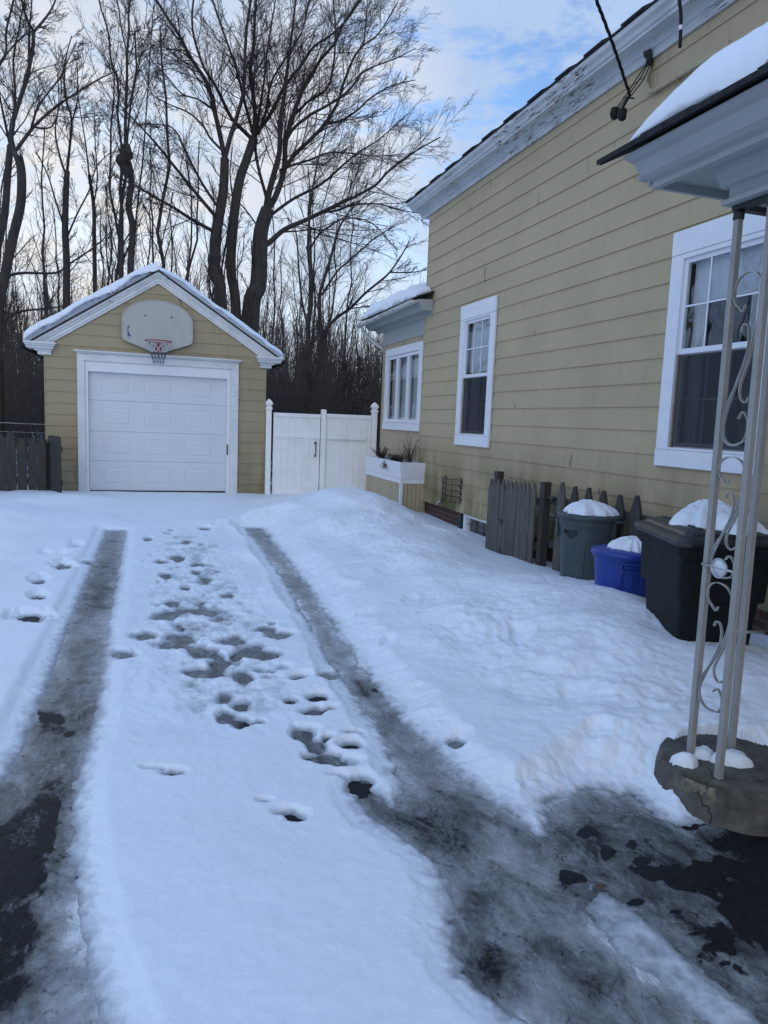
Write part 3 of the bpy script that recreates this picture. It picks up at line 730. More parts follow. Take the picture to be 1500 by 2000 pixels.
for Y in Ys:
    for r in (.058, .052):
        for k in range(n+1):
            a = pi + pi*k/n; vs.append((XG-.40+r*cos(a), Y, gc(Y)+.02+r*sin(a)))
m = n+1; fs = []
for k in range(n): fs += [(k, k+1, 2*m+k+1, 2*m+k), (m+k, 3*m+k, 3*m+k+1, m+k+1)]
b.add(vs, fs, True)
b.add(vs[:m], [tuple(range(m))]); b.add(vs[2*m:3*m], [tuple(range(m))])
for Y in np.arange(11.3, 14.3, .42):
    b.tube([(XG-.40+.061*cos(a), Y, gc(Y)+.02+.061*sin(a)) for a in np.linspace(pi, 2*pi, 9)], .006, 5)
    b.tube([(XG-.462, Y, gc(Y)+.02), (XG-.30, Y, gc(Y)+.05)], .005, 5)
gut = b.build('gutter', M['gutter'], wing)
b = MB(); b.tube([(XG-.40, 14.12, 3.46), (XG-.38, 14.12, 3.38), (XG-.22, 14.09, 3.24), (XG+.06, 14.04, 3.05), (XG+.10, 14.02, 2.95), (XG+.10, 14.02, .1)], .040, 10); b.build('downspout', M['gutter'], wing)
b = MB(); s2 = math.tan(R(20))
b.add([(XG-.37, 11.10, 3.602), (XG-.37, 14.32, 3.602), (8.5, 14.32, 3.602+(8.87-XG)*s2), (XW-.017, 11.10, 3.602+.3*s2), (8.5, YE+.03, 3.602+(8.87-XG)*s2), (XW-.017, YE+.03, 3.602+.3*s2)],
      [(0, 1, 5, 3), (1, 2, 4, 5)])
b.add([(XG-.37, 11.10, 3.625), (XG-.37, 14.32, 3.625), (8.5, 14.32, 3.625+(8.87-XG)*s2), (XW-.017, 11.10, 3.625+.3*s2), (8.5, YE+.03, 3.625+(8.87-XG)*s2), (XW-.017, YE+.03, 3.625+.3*s2)],
      [(3, 5, 1, 0), (5, 4, 2, 1)])
b.add([(XG-.37, 11.10, 3.602), (XW-.017, 11.10, 3.602+.3*s2), (XW-.017, 11.10, 3.625+.3*s2), (XG-.37, 11.10, 3.625)], [(0,1,2,3)])
b.add([(XG-.37, 11.10, 3.602), (XG-.37, 14.32, 3.602), (XG-.37, 14.32, 3.625), (XG-.37, 11.10, 3.625)], [(3,2,1,0)])
b.build('roof', M['shingle'], wing)
# triple window
b = MB(); xo = XG-.035; a, c, q0, q1 = hole
b.box((xo, a-.16, q0-.02), (XG-.001, a, q1+.14)); b.box((xo, c, q0-.02), (XG-.001, c+.10, q1+.14)); b.box((xo-.003, a, q1), (XG-.001, c, q1+.14))
b.box((xo-.012, a-.17, q0-.135), (XG-.001, c+.11, q0-.022)); b.box((xo-.002, a, q0-.02), (XG+.02, c, q0+.0))
tw = b.build('window', M['white'], wing, bevel=.002)
b = MB(); w_ = (c-a)/3
for k in range(3):
    y0, y1 = a+k*w_+.004, a+(k+1)*w_-.004
    for bx in (((y0, q0+.004), (y0+.06, q1-.004)), ((y1-.06, q0+.004), (y1, q1-.004))): b.box((XG-.018, bx[0][0], bx[0][1]), (XG+.03, bx[1][0], bx[1][1]))
    b.box((XG-.017, y0+.06, q1-.064), (XG+.029, y1-.06, q1-.004)); b.box((XG-.017, y0+.06, q0+.004), (XG+.029, y1-.06, q0+.064))
b.build('sash', M['white'], tw, bevel=.004)
b = MB(); b.add([(XG+.010, a+.05, q0+.05), (XG+.010, a+.05, q1-.05), (XG+.010, c-.05, q1-.05), (XG+.010, c-.05, q0+.05)], [(0,1,2,3)]); b.build('pane', M['glass'], tw)
b = MB(); X0 = XG+.135
b.add([(X0, a-.3, q0-.4), (X0+1.5, a-.3, q0-.4), (X0+1.5, c+.3, q0-.4), (X0, c+.3, q0-.4), (X0, a-.3, q1+.2), (X0+1.5, a-.3, q1+.2), (X0+1.5, c+.3, q1+.2), (X0, c+.3, q1+.2)], [(0,1,2,3),(4,5,6,7),(1,2,6,5),(0,1,5,4),(2,3,7,6)])
b.build('room', M['dark'], tw)
b = MB(); pts = [(XG+.10+.02*sin(k*1.3), a+(c-a)*k/80) for k in range(81)]
for s0, s1 in ((0, 36), (42, 80)):
    b = MB(); m = s1-s0+1; b.add([(x, y, q0) for x, y in pts[s0:s1+1]] + [(x, y, q1) for x, y in pts[s0:s1+1]], [(i, i+1, m+i+1, m+i) for i in range(m-1)], True); b.build('curtain', M['curtain'], tw)
b = MB(); b.box((XG+.08, a+.1, q0+.02), (XG+.11, c-.1, q0+.35)); b.build('cafe_curtain', M['blind'], tw)

# ---------------------------------------------------------------- roof snow helper
def snow_sheet(name, U, Vv, zf, tf, mapf, label, parent=None, base=(0,0,0)):
    """closed snow blanket over (u,v) grid; zf(u,v) base height, tf(u,v) thickness"""
    UU, VV = np.meshgrid(U, Vv); t = tf(UU, VV); zb = zf(UU, VV)
    top = np.stack(mapf(UU, VV, zb + t), -1).reshape(-1, 3); bot = np.stack(mapf(UU, VV, zb + .001), -1).reshape(-1, 3)
    nx, ny = len(U), len(Vv); f = gridfaces(nx, ny); n = nx*ny
    edge = []
    idx = np.arange(n).reshape(ny, nx)
    for ring in (idx[0], idx[:, -1], idx[-1][::-1], idx[:, 0][::-1]):
        for i in range(len(ring)-1): edge.append((ring[i], ring[i+1], ring[i+1]+n, ring[i]+n)[::-1])
    Fq = np.concatenate([f, f[:, ::-1] + n, np.array(edge)])
    o = npmesh(name, np.concatenate([top, bot]), Fq, M['snow'], base=base)
    return o
def edgeprof(d, w): return np.sqrt(np.clip(1 - (1 - np.clip(d/w, 0, 1))**2, 0, 1))
U = np.linspace(XG-.36, 7.5, 60); Vv = np.linspace(11.16, 14.30, 70)
U = np.concatenate([np.linspace(XG-.37, XG+.2, 22), np.linspace(XG+.25, 7.5, 30)])
o = snow_sheet('roof_snow', U, np.linspace(YE+.04, 14.30, 70), lambda u, v: 3.626 + (u-XG+.37)*s2,
    lambda u, v: (.23 + .06*fbm(u*2, v*2, 5, 3) + .02*fbm(u*9, v*9, 6, 3)) * edgeprof(u-(XG-.37)+.008+.02*fbm(v*5, v*2, 4, 2), .16) * edgeprof(14.31-v, .35) * edgeprof(v-YE-.02, .25) + .002, lambda u, v, z: (u, v, z), '', base=(5.5, 12.9, 3.7))
tag(o, 'thick snow on the small roof of the rear wing behind the house corner', 'snow')
# patch of snow in front of the corner
U = np.linspace(XG-.37, XW-.02, 22)
o2 = snow_sheet('roof_snow', U, np.linspace(11.22, YE+.05, 24), lambda u, v: 3.626 + (u-XG+.37)*s2,
    lambda u, v: .14*edgeprof(u-(XG-.37)+.006, .16)*edgeprof(v-11.21, .22)*edgeprof(XW-.018-u+.02, .08) + .002, lambda u, v, z: (u, v, z), '', base=(4.2, 11.4, 3.7))
tag(o2, 'small snow tail at the near end of the wing gutter, against the yellow wall corner', 'snow')

# ---------------------------------------------------------------- planter box at the wing
pb = empty('planter_box', (4.18, 12.1, .1), 'white planter box on a yellow grooved base by the gate', 'planter')
x0, x1, y0, y1 = 3.97, XW+.04, 11.18, 13.2
b = MB(); y = y0+.02
while y < y1-.02: b.box((x0+.012, y+.003, -.05), (x0+.03, min(y+.075, y1)-.003, .665)); y += .078
x = x0+.06
while x < x1-.03: b.box((x, y0+.012, -.05), (x+.07, y0+.03, .665)); x += .077
b.box((x0+.031, y0+.031, -.05), (x1, y1-.01, .66)); b.build('base', M['beadboard'], pb)
b = MB(); b.box((x0-.002, y0-.004, -.05), (x0+.045, y0+.045, .60)); b.box((x0-.004, y0-.006, .60), (x0+.02, y1, .675)); b.box((x0+.021, y0-.005, .60), (x1, y0+.02, .674)); b.build('corner_trim', M['white'], pb)
b = MB()
def frust(a0, a1, z0_, z1_, fl, t=.02):
    X0, Y0, X1, Y1 = a0[0], a0[1], a1[0], a1[1]
    o_ = [(X0, Y0, z0_), (X1, Y0, z0_), (X1, Y1, z0_), (X0, Y1, z0_), (X0-fl, Y0-fl, z1_), (X1, Y0-fl, z1_), (X1, Y1+fl, z1_), (X0-fl, Y1+fl, z1_)]
    i_ = [(X0+t, Y0+t, z0_+t), (X1-t, Y0+t, z0_+t), (X1-t, Y1-t, z0_+t), (X0+t, Y1-t, z0_+t), (X0-fl+t, Y0-fl+t, z1_), (X1-t, Y0-fl+t, z1_), (X1-t, Y1+fl-t, z1_), (X0-fl+t, Y1+fl-t, z1_)]
    b.add(o_ + i_, [(3,2,1,0),(0,1,5,4),(1,2,6,5),(2,3,7,6),(3,0,4,7),(8,9,10,11),(8,12,13,9),(9,13,14,10),(10,14,15,11),(11,15,12,8),(4,5,13,12),(5,6,14,13),(6,7,15,14),(7,4,12,15)])
frust((x0+.005, y0+.0), (x1-.02, y1), .678, .955, .035)
b.build('box', M['white'], pb)
b = MB(); b.box((x0+.01, y0+.01, .86), (x1-.045, y1-.01, .885)); b.build('soil', M['dead'], pb)
def tuft(name, c, h, spread, n, mat, label, leafy=0, seed=0, lean=(0,0)):
    rr = random.Random(seed); b = MB()
    for k in range(n):
        a = rr.uniform(0, 2*pi); s = spread*rr.uniform(.2, 1); hh = h*rr.uniform(.5, 1)
        p0 = np.array([c[0]+rr.gauss(0, .03), c[1]+rr.gauss(0, spread*.25), c[2]])
        pts = [p0]
        for j in range(1, 5):
            t = j/4; pts.append(p0 + np.array([cos(a)*s*t**1.4 + lean[0]*t, sin(a)*s*t**1.4 + lean[1]*t, hh*t*(1.15-.35*t)]) + np.array([rr.gauss(0, .008) for _ in range(3)]))
        b.tube(pts, [.0035, .003, .0025, .002, .001], 4, caps=False)
        for q in range(leafy):
            t = rr.uniform(.2, 1); i = min(int(t*4), 3); p = pts[i]*(1-(t*4-i)) + pts[i+1]*(t*4-i)
            d = np.array([rr.gauss(0, 1) for _ in range(3)]); d /= np.linalg.norm(d); e = np.cross(d, (0.3, .2, 1)); e /= np.linalg.norm(e); L = rr.uniform(.015, .035)
            b.add([p, p+d*L*.5+e*L*.25, p+d*L, p+d*L*.5-e*L*.25], [(0,1,2,3)])
    o = b.build(name, mat, base=c); tag(o, label, 'plant'); return o
tuft('dried_plant', (4.14, 12.75, .885), .32, .22, 60, M['dead'], 'dark withered plant at the far end of the white planter box', 10, 1)
tuft('lavender_plant', (4.13, 11.85, .885), .22, .22, 130, M['sage'], 'low grey bushy plant in the middle of the white planter box', 8, 2)
tuft('dried_plant', (4.2, 11.45, .885), .62, .28, 46, M['dead'], 'tall bare dry stems at the near end of the white planter box', 1, 3, (.05, .1))
tuft('trailing_plant', (3.98, 12.0, .93), -.22, .12, 30, M['dead'], 'thin dry tendrils hanging down the front of the white planter box', 3, 4, (-.05, -.1))

# ---------------------------------------------------------------- iron wall rack
b = MB()
ya, yb, za, zb = 9.64, 10.22, .46, .80
def bow(z, y0_, y1_, out, n=10): return [(XW-.03-out*sin(pi*k/n), y0_+(y1_-y0_)*k/n, z) for k in range(n+1)]
for z in np.linspace(za, zb, 5): b.tube(bow(z, ya, yb, .16), .006, 6)
for k in (2, 5, 8):
    p = [bow(z, ya, yb, .16)[k] for z in (za, zb)]; b.tube(p, .005, 6)
b.tube([(XW-.03, yb, za-.02), (XW-.03, yb, zb+.03)], .008, 6); b.tube([(XW-.03, ya, za-.02), (XW-.03, ya, zb+.03)], .008, 6)
for zc in (za+.06, za+.15, za+.24, zb-.02):
    b.tube([(XW-.05-.025*sin(t)*(1-.08*t), ya-.02-.028*(1-cos(t))*.7, zc+.03*cos(t)*(1-.07*t)) for t in np.linspace(0, 5.2, 14)], .005, 6)
o = b.build('wall_basket', M['black_metal'], base=(XW-.05, 9.9, .6)); tag(o, 'black iron wall basket with curled ends on the yellow siding above the tap', 'wall basket')

# ================================================================ GARAGE
garage = empty('garage', (.2, 16.0, .1), 'detached yellow garage with white overhead door and snowy gable roof', 'garage')
YG = 14.0; GL, GR = -1.72, 2.13; AP = (.17, 3.965); EZ = 2.72
gm = lambda u, z, d: (u, YG - d, z)
slL = (AP[1]-EZ)/(AP[0]-GL+.05); slR = (AP[1]-EZ)/(GR+.05-AP[0])
def gl(z): return GL if z < EZ else GL + (z-EZ)/slL
def gr(z): return GR if z < EZ else GR - (z-EZ)/slR
DO = (-1.05, 1.435, -.1, 2.36)
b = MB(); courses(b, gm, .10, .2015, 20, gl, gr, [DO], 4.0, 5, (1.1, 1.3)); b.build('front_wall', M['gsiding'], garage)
b = MB()
b.add([gm(GL, -.1, 0), gm(DO[0], -.1, 0), gm(DO[0], EZ, 0), gm(GL, EZ, 0)], [(0,1,2,3)]); b.add([gm(DO[1], -.1, 0), gm(GR, -.1, 0), gm(GR, EZ, 0), gm(DO[1], EZ, 0)], [(0,1,2,3)])
b.add([gm(DO[0], DO[3], 0), gm(DO[1], DO[3], 0), gm(DO[1], EZ, 0), gm(DO[0], EZ, 0)], [(0,1,2,3)]); b.add([gm(GL, EZ, 0), gm(GR, EZ, 0), gm(AP[0], AP[1], 0)], [(0,1,2)])
b.build('wall_core', M['sheath'], garage)
b = MB()
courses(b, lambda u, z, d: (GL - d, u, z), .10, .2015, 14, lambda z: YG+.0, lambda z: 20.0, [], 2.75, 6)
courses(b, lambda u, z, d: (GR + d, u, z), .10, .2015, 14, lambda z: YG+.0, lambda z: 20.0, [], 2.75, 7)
b.add([(GL, 20, 0), (GR, 20, 0), (GR, 20, EZ), (AP[0], 20, AP[1]), (GL, 20, EZ)], [(0,1,2,3,4)])
b.build('side_wall', M['gsiding'], garage)
b = MB(); b.box((GL-.018, YG-.017, .1), (GL-.001, YG+.03, EZ)); b.build('corner_board', M['gsiding'], garage); b = MB(); b.box((GR+.001, YG-.017, .1), (GR+.018, YG+.03, EZ)); b.build('corner_board', M['gsiding'], garage)
b = MB(); b.box((GL+.02, YG-.012, -.1), (DO[0]-.16, YG+.2, .098)); b.build('foundation', M['brick'], garage); b = MB(); b.box((DO[1]+.16, YG-.012, -.1), (GR-.02, YG+.2, .098)); b.build('foundation', M['brick'], garage)
# rake trim: stepped boards along both slopes
def rake(mb, layers, side):
    dx, dz = (-(AP[0]-GL), -(AP[1]-EZ)) if side < 0 else (GR-AP[0], EZ-AP[1])
    L = math.hypot(dx, dz); ux, uz = dx/L, dz/L
    nx, nz = (uz, -ux) if side < 0 else (-uz, ux)
    for (o0, o1, d0, d1, ext) in layers:   # offset along normal (down +), depth range proud of wall
        pts = []
        for (s, off) in ((0, o0), (L+ext, o0), (L+ext, o1), (0, o1)):
            # mitre at apex: shift so x = apex
            px = AP[0] + ux*s + nx*off*-1; pz = AP[1] + uz*s + nz*off*-1
            if s == 0:
                k = (AP[0]-px)/ux; px += ux*k; pz += uz*k
            pts.append((px, pz))
        mb.extr(pts, lambda a, c, t: (a, YG - t, c), d0, d1)
lay = [(-.125, -.01, .018, .065, .22), (-.01, .05, .018, .115, .26), (.0505, .085, .018, .155, .30), (.0855, .12, .018, .19, .34)]
# offsets are measured upward from the wall gable line
lay = [(-.040, -.005, .018, .040, .16), (-.004, .050, .018, .055, .20), (.051, .085, .018, .075, .24), (.086, .125, .018, .100, .28)]
b = MB(); rake(b, lay, -1); rake(b, lay, 1); b.build('rake_trim', M['peelx'], garage)
# roof slabs
b = MB()
def slab(side, o0, o1, ext, y0_, y1_, mb):
    dx, dz = (-(AP[0]-GL), -(AP[1]-EZ)) if side < 0 else (GR-AP[0], EZ-AP[1])
    L = math.hypot(dx, dz); ux, uz = dx/L, dz/L
    nx, nz = (-uz, ux) if side > 0 else (uz, -ux)
    if nz < 0: nx, nz = -nx, -nz
    pts = []
    for (s, off) in ((0, o0), (L+ext, o0), (L+ext, o1), (0, o1)):
        px = AP[0]+ux*s+nx*off; pz = AP[1]+uz*s+nz*off
        if s == 0: k = (AP[0]-px)/ux; px += ux*k; pz += uz*k
        pts.append((px, pz))
    mb.extr(pts, lambda a, c, t: (a, t, c), y0_, y1_)
    return (ux, uz, nx, nz, L)
sL = slab(-1, .127, .150, .36, YG-.125, 20.2, b); sR = slab(1, .127, .150, .36, YG-.125, 20.2, b)
b.build('roof', M['shingle'], garage)
def rake2(mb, layers, side):
    for (o0, o1, d0, d1, ext) in layers: slab(side, o0, o1, ext, YG-d1, YG-d0, mb)
# rebuild rake trim with the slab helper (normals point up/out)
old = bpy.data.objects['rake_trim']; bpy.data.objects.remove(old)
b = MB(); rake2(b, lay, -1); rake2(b, lay, 1); b.build('rake_trim', M['peelx'], garage)
# cornice returns
for nm, sx, xe in (('cornice_return', -1, GL), ('cornice_return', 1, GR)):
    b = MB()
    a0 = xe + sx*.30; a1 = xe - sx*.17
    for (z0_, z1_, e, d) in ((2.535, 2.60, -.19, .05), (2.60, 2.635, -.14, .075), (2.636, 2.68, -.02, .12), (2.681, 2.71, .0, .15), (2.711, 2.745, .02, .17)):
        b.box((a0+sx*e, YG-d, z0_), (a1-sx*(e if e > -.1 else e*.35), YG+.4 if e < -.1 else YG+.35, z1_))
    b.build(nm, M['peelx'], garage)
# door surround
b = MB()
b.box((-1.20, YG-.06, .10), (-1.075, YG-.017, 2.47)); b.box((1.475, YG-.06, .06), (1.62, YG-.017, 2.47))          # outer casings
b.box((-1.20, YG-.062, 2.472), (1.62, YG-.017, 2.60)); 
b.box((-1.225, YG-.10, 2.602), (1.645, YG-.017, 2.625)); b.box((-1.245, YG-.13, 2.626), (1.665, YG-.017, 2.650))
b.build('door_casing', M['peelx'], garage)
b = MB()
b.box((-1.072, YG-.035, .12), (-1.022, YG+.10, 2.29)); b.box((1.407, YG-.035, .08), (1.472, YG+.10, 2.29))
b.box((-1.072, YG-.037, 2.292), (1.472, YG+.10, 2.469)); b.build('jamb', M['white'], garage)
# overhead door: raised-panel mesh by height grid
dx0, dx1, dz0, dz1 = -1.020, 1.405, .155, 2.30; YD = YG + .06
pan = [(-.79, -.315), (-.07, .425), (.665, 1.16)]
rowz = [.155, .69, 1.23, 1.785, 2.33]
xsd = sorted(set([dx0, dx1] + [round(v + e, 4) for p in pan for v, sg in ((p[0], 1), (p[1], -1)) for e in (0, sg*.010, sg*.022, sg*.045, sg*.06)]))
zsd = [dz0]
for k in range(4):
    z0_, z1_ = rowz[k], rowz[k+1]; h = z1_-z0_; pa, pb_ = z0_+h*.21, z1_-h*.22
    zsd += [z0_+.004, z0_+.012, pa, pa+.010, pa+.022, pa+.045, pa+.06, pb_-.06, pb_-.045, pb_-.022, pb_-.010, pb_, z1_-.012, z1_-.004, z1_]
zsd = sorted(set([round(z, 4) for z in zsd if z <= dz1] + [dz1]))
def dd(x, z):
    for k in range(4):
        z0_, z1_ = rowz[k], rowz[k+1]
        if z0_ <= z <= z1_:
            if min(z-z0_, z1_-z) < .002 and 0 < k + (z-z0_ > .1) < 4: return -.012
            if min(z-z0_, z1_-z) < .006 and (z-z0_ > .1 and k < 3 or z-z0_ < .1 and k > 0): return -.006
            h = z1_-z0_; pa, pb_ = z0_+h*.21, z1_-h*.22
            for p in pan:
                e = min(x-p[0], p[1]-x, z-pa, pb_-z)
                if e >= -1e-6:
                    return -.005*min(1, e/.010) if e < .0221 else (-.005 + .007*min(1, (e-.022)/.023))
    return 0
vs = [(x, YD - dd(x, z), z) for z in zsd for x in xsd]; nx = len(xsd)
b = MB(); b.add(vs, [(j*nx+i, j*nx+i+1, (j+1)*nx+i+1, (j+1)*nx+i) for j in range(len(zsd)-1) for i in range(nx-1)]); dob = b.build('overhead_door', M['door'], garage)
b = MB(); b.box((dx0, YD-.01, .118), (dx1, YD+.02, .152)); b.build('bottom_seal', M['rubber'], dob)
b = MB(); b.box((1.415, YG-.042, .86), (1.44, YG-.036, 1.06)); b.build('rusty_plate', M['leaf'], garage)
b = MB(); b.box((-1.02, YG-.02, .02), (1.405, YG+.1, .115)); b.build('threshold', M['concrete'], garage)

# garage roof snow
def roofsnow(side):
    ux, uz, nx, nz, L = sL if side < 0 else sR
    Sx = np.concatenate([np.linspace(0, .3, 8), np.linspace(.35, L+.26, 70)]); Ty = np.concatenate([np.linspace(0, .4, 16), np.linspace(.45, 6.3, 40)])
    SS, TT = np.meshgrid(Sx, Ty)
    thick = (.185 if side < 0 else .135) + .03*fbm(SS*2.2, TT*2.2, 5+side, 3) + .022*fbm(SS*8, TT*8, 8+side, 3)
    e = edgeprof(TT + .012 + .02*fbm(SS*6, SS*0, 2+side, 2), .14) * edgeprof(L + .27 + .05*side*-1*0 - SS, .22 if side < 0 else .10)
    th = thick*e + .003
    # ridge blend
    off0 = .152
    def pos(off):
        px = AP[0] + ux*SS + nx*off; pz = AP[1] + uz*SS + nz*off
        sh = np.clip(1 - SS/.45, 0, 1); k = (AP[0]-(AP[0]+nx*off))/ux * sh
        return np.stack([px + ux*k*sh**0, YG-.115+TT, pz + uz*k*sh**0 - (.085*sh**2)*(np.max(off) > off0+.01)], -1).reshape(-1, 3)
    top = pos(off0+th); bot = pos(off0+.001+0*th)
    n = top.shape[0]; w = len(Sx); f = gridfaces(w, len(Ty)); idx = np.arange(n).reshape(len(Ty), w); edge = []
    for ring in (idx[0], idx[:, -1], idx[-1][::-1]):
        for i in range(len(ring)-1): edge.append((ring[i], ring[i+1], ring[i+1]+n, ring[i]+n))
    return np.concatenate([top, bot]), np.concatenate([f, f+n, np.array(edge)])
Va, Fa_ = roofsnow(-1); Vb, Fb_ = roofsnow(1)
o = npmesh('roof_snow', np.concatenate([Va, Vb]), np.concatenate([Fa_, Fb_ + len(Va)]), M['snow'], base=(.2, 17, 4.2)); tag(o, 'lumpy snow blanket lying on both slopes of the garage roof', 'snow')

# ---------------------------------------------------------------- basketball hoop on the garage
hoop = empty('basketball_hoop', (.17, YG-.05, 2.68), 'weathered grey fan backboard with red rim above the garage door', 'basketball hoop')
pr = []
for k in range(25):
    a = pi*k/24; pr.append((.16 - .61*1.0*cos(pi - a) * 1.0, 3.25 + .40*sin(a)**.85))
right = [(.765, 3.22), (.768, 2.96), (.76, 2.90), (.72, 2.865), (.30, 2.72), (.16, 2.70)]
left = [(.02, 2.72), (-.40, 2.865), (-.44, 2.90), (-.45, 2.96), (-.448, 3.22)]
arc = [(.16 + .608*cos(a), 3.235 + .375*sin(a)) for a in np.linspace(.10, pi-.10, 25)]
outl = arc + left[::-1] + right[::-1]
outl = arc + [(-.448, 3.25), (-.450, 2.97), (-.442, 2.91), (-.41, 2.875), (.00, 2.725), (.10, 2.70), (.22, 2.70), (.32, 2.725), (.73, 2.875), (.762, 2.91), (.770, 2.97), (.768, 3.25)]
b = MB(); b.extr(outl[::-1], lambda a, c, t: (a, t, c), YG-.085, YG-.055); bb = b.build('backboard', M['board'], hoop, bevel=.006)
b = MB()
def lip(pts, y, r):
    b.tube([(p[0], y, p[1]) for p in pts] + [(pts[0][0], y, pts[0][1])], r, 6)
lip(outl, YG-.086, .010); b.build('backboard_lip', M['board'], hoop)
b = MB()
for xx in (-.07, .38):
    b.lathe([(0, 0), (.012, 0)], (0, 0, 0), 10)
b = MB()
for xx, zz, rr0 in ((-.06, 3.33, .012), (.40, 3.33, .012), (.10, 2.80, .008), (.22, 2.80, .008)):
    b = MB(); b.tube([(xx, YG-.10, zz), (xx, YG-.084, zz)], rr0, 10); b.build('bolt', M['black_metal'], hoop)
# emblem: dark block with pale round cut, bar beneath
b = MB(); ex0, ez0 = -.355, 2.945
def fl(pts, d=.0886): b.add([(ex0+p[0], YG-d, ez0+p[1]) for p in pts], [tuple(range(len(pts)))])
for q in ([(0,0),(.062,0),(.062,.012),(0,.012)], [(0,.016),(.016,.016),(.016,.18),(0,.18)], [(.016,.150),(.036,.150),(.036,.18),(.016,.18)],
          [(.016,.016),(.062,.016),(.040,.036),(.016,.070)], [(.016,.03),(.034,.04),(.016,.085)]):
    fl(q[::-1])
for k in range(7): fl([(k*.009, -.030), (k*.009+.006, -.030), (k*.009+.006, -.020), (k*.009, -.020)][::-1])
b.build('emblem', M['navy'], hoop)
b = MB(); rc = np.array([.17, YG-.36, 2.865]); rr_ = .228
b.tube([rc + (rr_*cos(a), rr_*sin(a), 0) for a in np.linspace(0, 2*pi, 40)], .010, 8, caps=False)
for sx in (-1, 1):
    b.tube([rc + (sx*.19, .12, 0), (.17+sx*.05, YG-.10, 2.76)], .006, 6)
    b.tube([rc + (sx*.225, -.03, 0), (.17+sx*.06, YG-.10, 2.78)], .006, 6)
rim = b.build('rim', M['red'], hoop)
b = MB(); b.box((.11, YG-.118, 2.70), (.23, YG-.087, 2.84)); b.box((.12, YG-.16, 2.845), (.22, YG-.087, 2.866)); b.build('bracket', M['red'], hoop, bevel=.003)
def netlevel(k): 
    t = k/6; return (rr_-.012)*(1-.60*t**.75), -.39*t
for nm, k0, k1, mt in (('net', 0, 3, 'net'), ('net_lower', 3, 6, 'netblue')):
    b = MB()
    for j in range(12):
        for k in range(k0, k1):
            r0, z0_ = netlevel(k); r1, z1_ = netlevel(k+1); off = .5*(k % 2)
            for d in (-.5, .5):
                a0 = 2*pi*(j+off)/12; a1 = 2*pi*(j+off+d)/12
                b.tube([rc+(r0*cos(a0), r0*sin(a0), z0_), rc+(r1*cos(a1), r1*sin(a1), z1_)], .0045, 4, caps=False)
    b.build(nm, M[mt], hoop)

# ================================================================ WHITE FENCE + GATE
YF = 13.97
fence = empty('vinyl_fence', (3.3, YF, .1), 'white board gate fence between garage and wing', 'fence')
def cap(mb, x, y, z, s=.065):
    mb.box((x-s, y-s, z), (x+s, y+s, z+.02))
    prof = [(.050, .02), (.052, .035), (.036, .05), (.034, .06), (.055, .085), (.060, .105), (.052, .135), (.028, .17), (0, .20)]
    for (r0, z0_), (r1, z1_) in zip(prof[:-1], prof[1:]):
        a = 1.15; mb.add([(x-a*r0, y-a*r0, z+z0_), (x+a*r0, y-a*r0, z+z0_), (x+a*r0, y+a*r0, z+z0_), (x-a*r0, y+a*r0, z+z0_), (x-a*r1, y-a*r1, z+z1_), (x+a*r1, y-a*r1, z+z1_), (x+a*r1, y+a*r1, z+z1_), (x-a*r1, y+a*r1, z+z1_)],
                 [(0,1,5,4),(1,2,6,5),(2,3,7,6),(3,0,4,7)])
for x, zt in ((2.205, 1.76), (4.40-.06, 1.79)):
    b = MB(); b.box((x-.05, YF-.05, -.05), (x+.05, YF+.05, zt)); p = b.build('post', M['vinyl'], fence, bevel=.004)
    b = MB(); cap(b, x, YF, zt); b.build('post_cap', M['vinyl'], p)
b = MB(); b.box((3.24, YF-.055, .0), (3.335, YF+.04, 1.80)); b.build('post', M['vinyl'], fence, bevel=.004)
def fpanel(xa, xb, z0_, z1_, zr, name, par):
    b = MB()
    x = xa+.01
    while x < xb-.02:
        x2 = min(x+.142, xb-.005)
        b.box((x+.003, YF-.012, z0_+.07), (x2-.003, YF+.008, zr-.035)); b.box((x+.003, YF-.012, zr+.035), (x2-.003, YF+.008, z1_-.075)); x = x2
    b.box((xa, YF-.004, z0_+.07), (xb, YF+.004, z1_-.076))
    fr = b.build(name, M['vinyl'], par)
    for (za, zb, q) in ((z1_-.075, z1_, .035), (zr-.035, zr+.035, .034), (z0_, z0_+.07, .033)):
        b = MB(); b.box((xa, YF-q, za), (xb, YF+q-.005, zb)); b.build('rail', M['vinyl'], fr, bevel=.004)
    return fr
gate = fpanel(2.30, 3.225, .10, 1.70, 1.26, 'gate', fence); fpanel(3.345, 4.28, .04, 1.72, 1.24, 'panel', fence)
b = MB(); hx = 3.13
b.tube([(hx, YF-.045, 1.13), (hx, YF-.085, 1.10), (hx+.006, YF-.09, 1.0), (hx, YF-.085, .93), (hx, YF-.045, .90)], [.010, .009, .011, .009, .010], 8)
b.lathe([(0, .02), (.02, .02), (.02, -.02), (0, -.02)], (hx, YF-.045, 1.14), 8); b.lathe([(0, .03), (.016, .02), (.016, -.02), (0, -.03)], (hx, YF-.045, .89), 8)
b.build('handle', M['black_metal'], gate)
b = MB(); b.box((3.36, YF-.075, 1.225), (4.16, YF-.038, 1.285)); b.build('latch_bar', M['vinyl'], fence)

